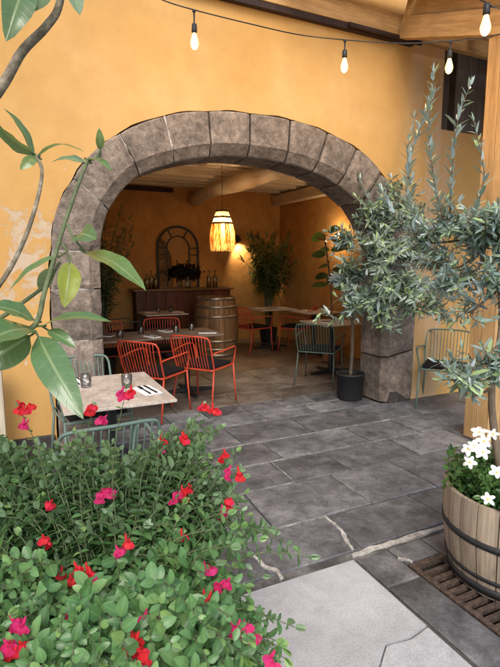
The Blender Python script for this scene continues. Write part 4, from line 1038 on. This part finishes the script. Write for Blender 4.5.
# large-leaved shrub reaching in from the left
LB = Vector((-.62, .95, 0))
ls = thing('large_leaved_shrub', 'tall shrub with big glossy leaves reaching in at the left edge', 'shrub', tuple(LB))
def stem(pts, r, mat='bark_light'):
    P = cat([Vector(p)-LB for p in pts], 6); n_ = len(P); m = MB(); m.tube(P, [r[0]+(r[1]-r[0])*i/(n_-1) for i in range(n_)], 10); m.build('stem', M[mat], ls, smooth=True)
stem([LB, LB+Vector((.02, .03, .9)), A(-150, 260, 1.15), A(-60, 165, 1.15), A(-2, 92, 1.15), A(22, 52, 1.15), A(46, 27, 1.15), A(60, 2, 1.15), A(66, -60, 1.15)], (.017, .0075))
stem([LB+Vector((.03, .02, .9)), A(-50, 345, 1.05), A(0, 318, 1.02), A(22, 303, 1.01), A(45, 285, 1.0), A(60, 262, 1.0)], (.006, .003), 'stem')
stem([LB+Vector((.04, .03, 1.0)), A(-40, 330, 1.1), A(0, 284, 1.1), A(22, 245, 1.1), A(36, 205, 1.1), A(42, 172, 1.12), A(36, 156, 1.12)], (.0065, .0035), 'bark_light')
stem([A(-60, 350, .95), A(0, 336, .95), A(34, 326, .95), A(45, 290, .96), A(62, 232, .98), A(78, 185, 1.0), A(88, 160, 1.02)], (.006, .0035), 'stem')
stem([A(66, 222, .985), A(74, 238, .98), A(85, 252, .98)], (.0028, .002), 'stem')
stem([A(60, 240, .98), A(66, 250, .98), A(70, 262, .98)], (.0028, .002), 'stem')
stem([A(88, 160, 1.02), A(96, 158, 1.02), A(100, 150, 1.02)], (.003, .002), 'stem')
def big_leaf(p0, p1, D0, D1, wpx, rnd=.4, nrm=None, fold=.18, bend=.1, back=False):
    a, b = at(*p0, D0)-LB, at(*p1, D1)-LB; d = b-a; L = d.length; d.normalize(); W = wpx*D0/F
    v = ((_C-LB)-a).normalized()
    nr = Vector(nrm) if nrm else v+Vector((0, 0, .5)); nr = (nr-d*nr.dot(d)).normalized(); s = d.cross(nr).normalized(); n = 10; m = MB(); vs = []; fs = []
    for i in range(n+1):
        t = i/n; wd = W*.5*(math.sin(PI*t**.85)**.75)*(1-.15*t); p = a+d*(L*t)+nr*(bend*L*math.sin(PI*t))
        wave = .035*W*math.sin(t*17+rnd*9)
        for u in (-1, -.5, 0, .5, 1): vs.append(p+s*(u*wd)+nr*(fold*wd*abs(u)+(wave*abs(u)))+nr*(-.05*wd*(1 if u == 0 else 0)))
    for i in range(n):
        for j in range(4): q = i*5+j; fs.append((q, q+1, q+6, q+5) if not back else (q, q+5, q+6, q+1))
    m.add(vs, fs, rnd); o = m.build('leaf', M['magnolia_vein'], ls, smooth=True, rnd=True)
    uv = []
    for i in range(n+1):
        for u in (-1, -.5, 0, .5, 1): uv.append((u, i/n, 0))
    at_ = o.data.attributes.new('leafuv', 'FLOAT_VECTOR', 'POINT'); at_.data.foreach_set('vector', [c for t in uv for c in t])
    m2 = MB(); m2.tube([a-d*.015, a+d*.01], .0022, 5); m2.build('stalk', M['stem'], o)
def magnolia_vein():
    m = M['magnolia'].copy(); m.name = 'large_veined_leaf'; n = m.node_tree; b = n.nodes['Principled BSDF']
    a = N(n, 'ShaderNodeAttribute', attribute_name='leafuv'); sx = N(n, 'ShaderNodeSeparateXYZ'); n.links.new(a.outputs['Vector'], sx.inputs[0])
    ax = mth(n, 'ABSOLUTE', sx.outputs[0])
    mid = ramp(n, ax, [(0.03, (1,)*3), (0.12, (0,)*3)])
    ph = mth(n, 'SINE', mth(n, 'MULTIPLY', mth(n, 'SUBTRACT', sx.outputs[1], mth(n, 'MULTIPLY', ax, .10)), 62.0))
    side = ramp(n, ph, [(0.75, (0,)*3), (0.98, (1,)*3)])
    v = mth(n, 'MAXIMUM', mid, mth(n, 'MULTIPLY', side, .16))
    src = b.inputs['Base Color'].links[0].from_socket
    n.links.new(mix(n, mth(n, 'MULTIPLY', v, .7), src, (0.34, 0.44, 0.22)), b.inputs['Base Color'])
    bump(n, b, v, .35, .002)
    return m
M['magnolia_vein'] = magnolia_vein()
big_leaf((38, 336), (84, 420), .95, .86, 34, .35, (-.3, -1, .5))
big_leaf((42, 326), (112, 322), .95, .90, 19, .30, (0, -.5, 1))
big_leaf((34, 320), (-14, 305), .95, .9, 26, .28, (0, -.6, 1))
big_leaf((32, 328), (-30, 352), .95, .82, 36, .25, (0, -.7, 1))
big_leaf((30, 336), (-25, 372), .95, .9, 40, .15, (-.2, -1, .3))
big_leaf((48, 330), (76, 348), .95, .93, 14, .3, (0, -1, .6))
big_leaf((84, 252), (146, 291), .98, .90, 26, .52, (0, -.6, 1))
big_leaf((70, 262), (64, 308), .98, .95, 24, .95, (.2, -1, .3))
big_leaf((62, 255), (10, 290), .98, .96, 13, .45, (0, -.4, 1))
big_leaf((78, 236), (97, 240), .98, .9, 26, .3, (0, -1, .1))
big_leaf((52, 268), (40, 292), 1.0, 1.02, 16, .2, (0, -1, .4), back=True)
big_leaf((36, 155), (-8, 118), 1.12, 1.08, 22, .25, (.2, -.3, -1))
big_leaf((34, 156), (4, 108), 1.12, 1.1, 12, .15, (0, -.3, 1))
big_leaf((38, 156), (84, 152), 1.12, 1.0, 8, .5, (0, -.3, 1))
big_leaf((36, 157), (20, 170), 1.12, 1.1, 12, .6, (0, -1, .3))
big_leaf((86, 163), (50, 163), 1.02, 1.05, 15, .2, (0, -.8, 1), back=True)
big_leaf((88, 160), (112, 172), 1.02, .96, 12, .4, (0, -.5, 1))
big_leaf((100, 150), (99, 128), 1.02, 1.0, 9, .5, (0, -1, .2))
big_leaf((26, -20), (6, 42), 1.1, 1.05, 32, .2, (0, -1, -.3))
big_leaf((64, -20), (80, 16), 1.12, 1.05, 24, .3, (0, -1, .5), back=True)
big_leaf((50, -16), (24, 14), 1.12, 1.1, 20, .2, (0, -1, -.3))
for k in range(14):
    x = random.uniform(-140, -45); y = random.uniform(60, 330); D = random.uniform(.95, 1.3); a = random.uniform(-1, 1)
    big_leaf((x, y), (x+60*math.cos(a*2), y+50*math.sin(a*2)), D, D-.04, 26, random.uniform(.1, .5))

# plants inside the room
def fronds(name, label, loc, n, hgt, spread, L, W, mat, nleaf=16, potr=.14, lean=Vector((0, 0, 0)), pot='pot_black', start=.42, droop=.35):
    t = thing(name, label, 'plant', loc)
    m = MB(); m.lathe([(0, .002), (potr*.8, .002), (potr*.85, .02), (potr, .28), (potr*.93, .28), (potr*.9, .25), (0, .25)], 24); m.build('pot', M[pot], t, smooth=False, fix=True)
    lm = MB(); sm = MB()
    for k in range(n):
        a = 2*PI*k/n+random.uniform(-.4, .4); h_ = hgt*random.uniform(.62, 1); sp_ = spread*random.uniform(.5, 1.05)
        e = Vector((math.cos(a)*sp_, math.sin(a)*sp_, h_))+lean; s0 = Vector((math.cos(a)*.04, math.sin(a)*.04, .25))
        P = cat([s0, s0.lerp(e, .45)+Vector((-math.cos(a)*sp_*.22, -math.sin(a)*sp_*.22, hgt*.14)), e], 7); n_ = len(P); sm.tube(P, [.008*(1-.75*i/(n_-1)) for i in range(n_)], 5, cap=False)
        shoot_leaves(lm, P, L, W, hgt*.55/nleaf, start, .6, (0, 1), droop=droop)
    sm.build('stems', M['stem'], t); tag(lm.build('leaves', M[mat], t, rnd=True, smooth=True), kind='stuff'); return t
fronds('palm_plant', 'tall dark palm plant standing in the far right corner of the room', (4.52, 8.62, 0), 64, 2.05, .48, .30, .042, 'room_leaf', 16, .18, start=.58, droop=.7)
fronds('bamboo_plant', 'bamboo plant just inside the arch behind the left jamb', (1.02, 6.75, 0), 48, 2.25, .46, .18, .026, 'room_leaf', 20, .17)
fg = thing('rubber_fig', 'rubber fig plant with broad dark leaves behind the olive crown', 'plant', (4.52, 6.42, 0))
m = MB(); m.lathe([(0, .002), (.13, .002), (.14, .02), (.16, .30), (.15, .30), (.145, .27), (0, .27)], 24); m.build('pot', M['terracotta'], fg, fix=True)
m = MB(); m.tube(cat([(0, 0, .26), (-.02, 0, .8), (-.1, -.02, 1.4), (-.2, 0, 2.0)], 6), .012, 8); m.build('trunk', M['bark'], fg, smooth=True)
for k in range(16):
    z = 1.15+.9*k/15; a = k*2.4; q = Vector((-.1*(z-.6), 0, z)); d = Vector((math.cos(a), math.sin(a), random.uniform(-.2, .4))); m = MB()
    m.oval(q+d*.04, d, Vector((-.35, -.7, .6))+rv(.35), random.uniform(.22, .30), random.uniform(.13, .16), random.random(), .1, .3)
    m.tube([q, q+d*.045], .004, 5); m.build('leaf', M['fig_leaf'], fg, rnd=True, smooth=True)

# pale wooden post against the wall at the left edge
wpst = MB(); wpst.box(-.26, -.13, 3.92, 4.05, 0, .82)
o = bevelled(wpst.build('wooden_post', wood('bleached_wood', (.48, .40, .28), (.66, .58, .44), .75)), .008)
tag(o, 'low bleached wooden post against the wall at the left edge', 'post')
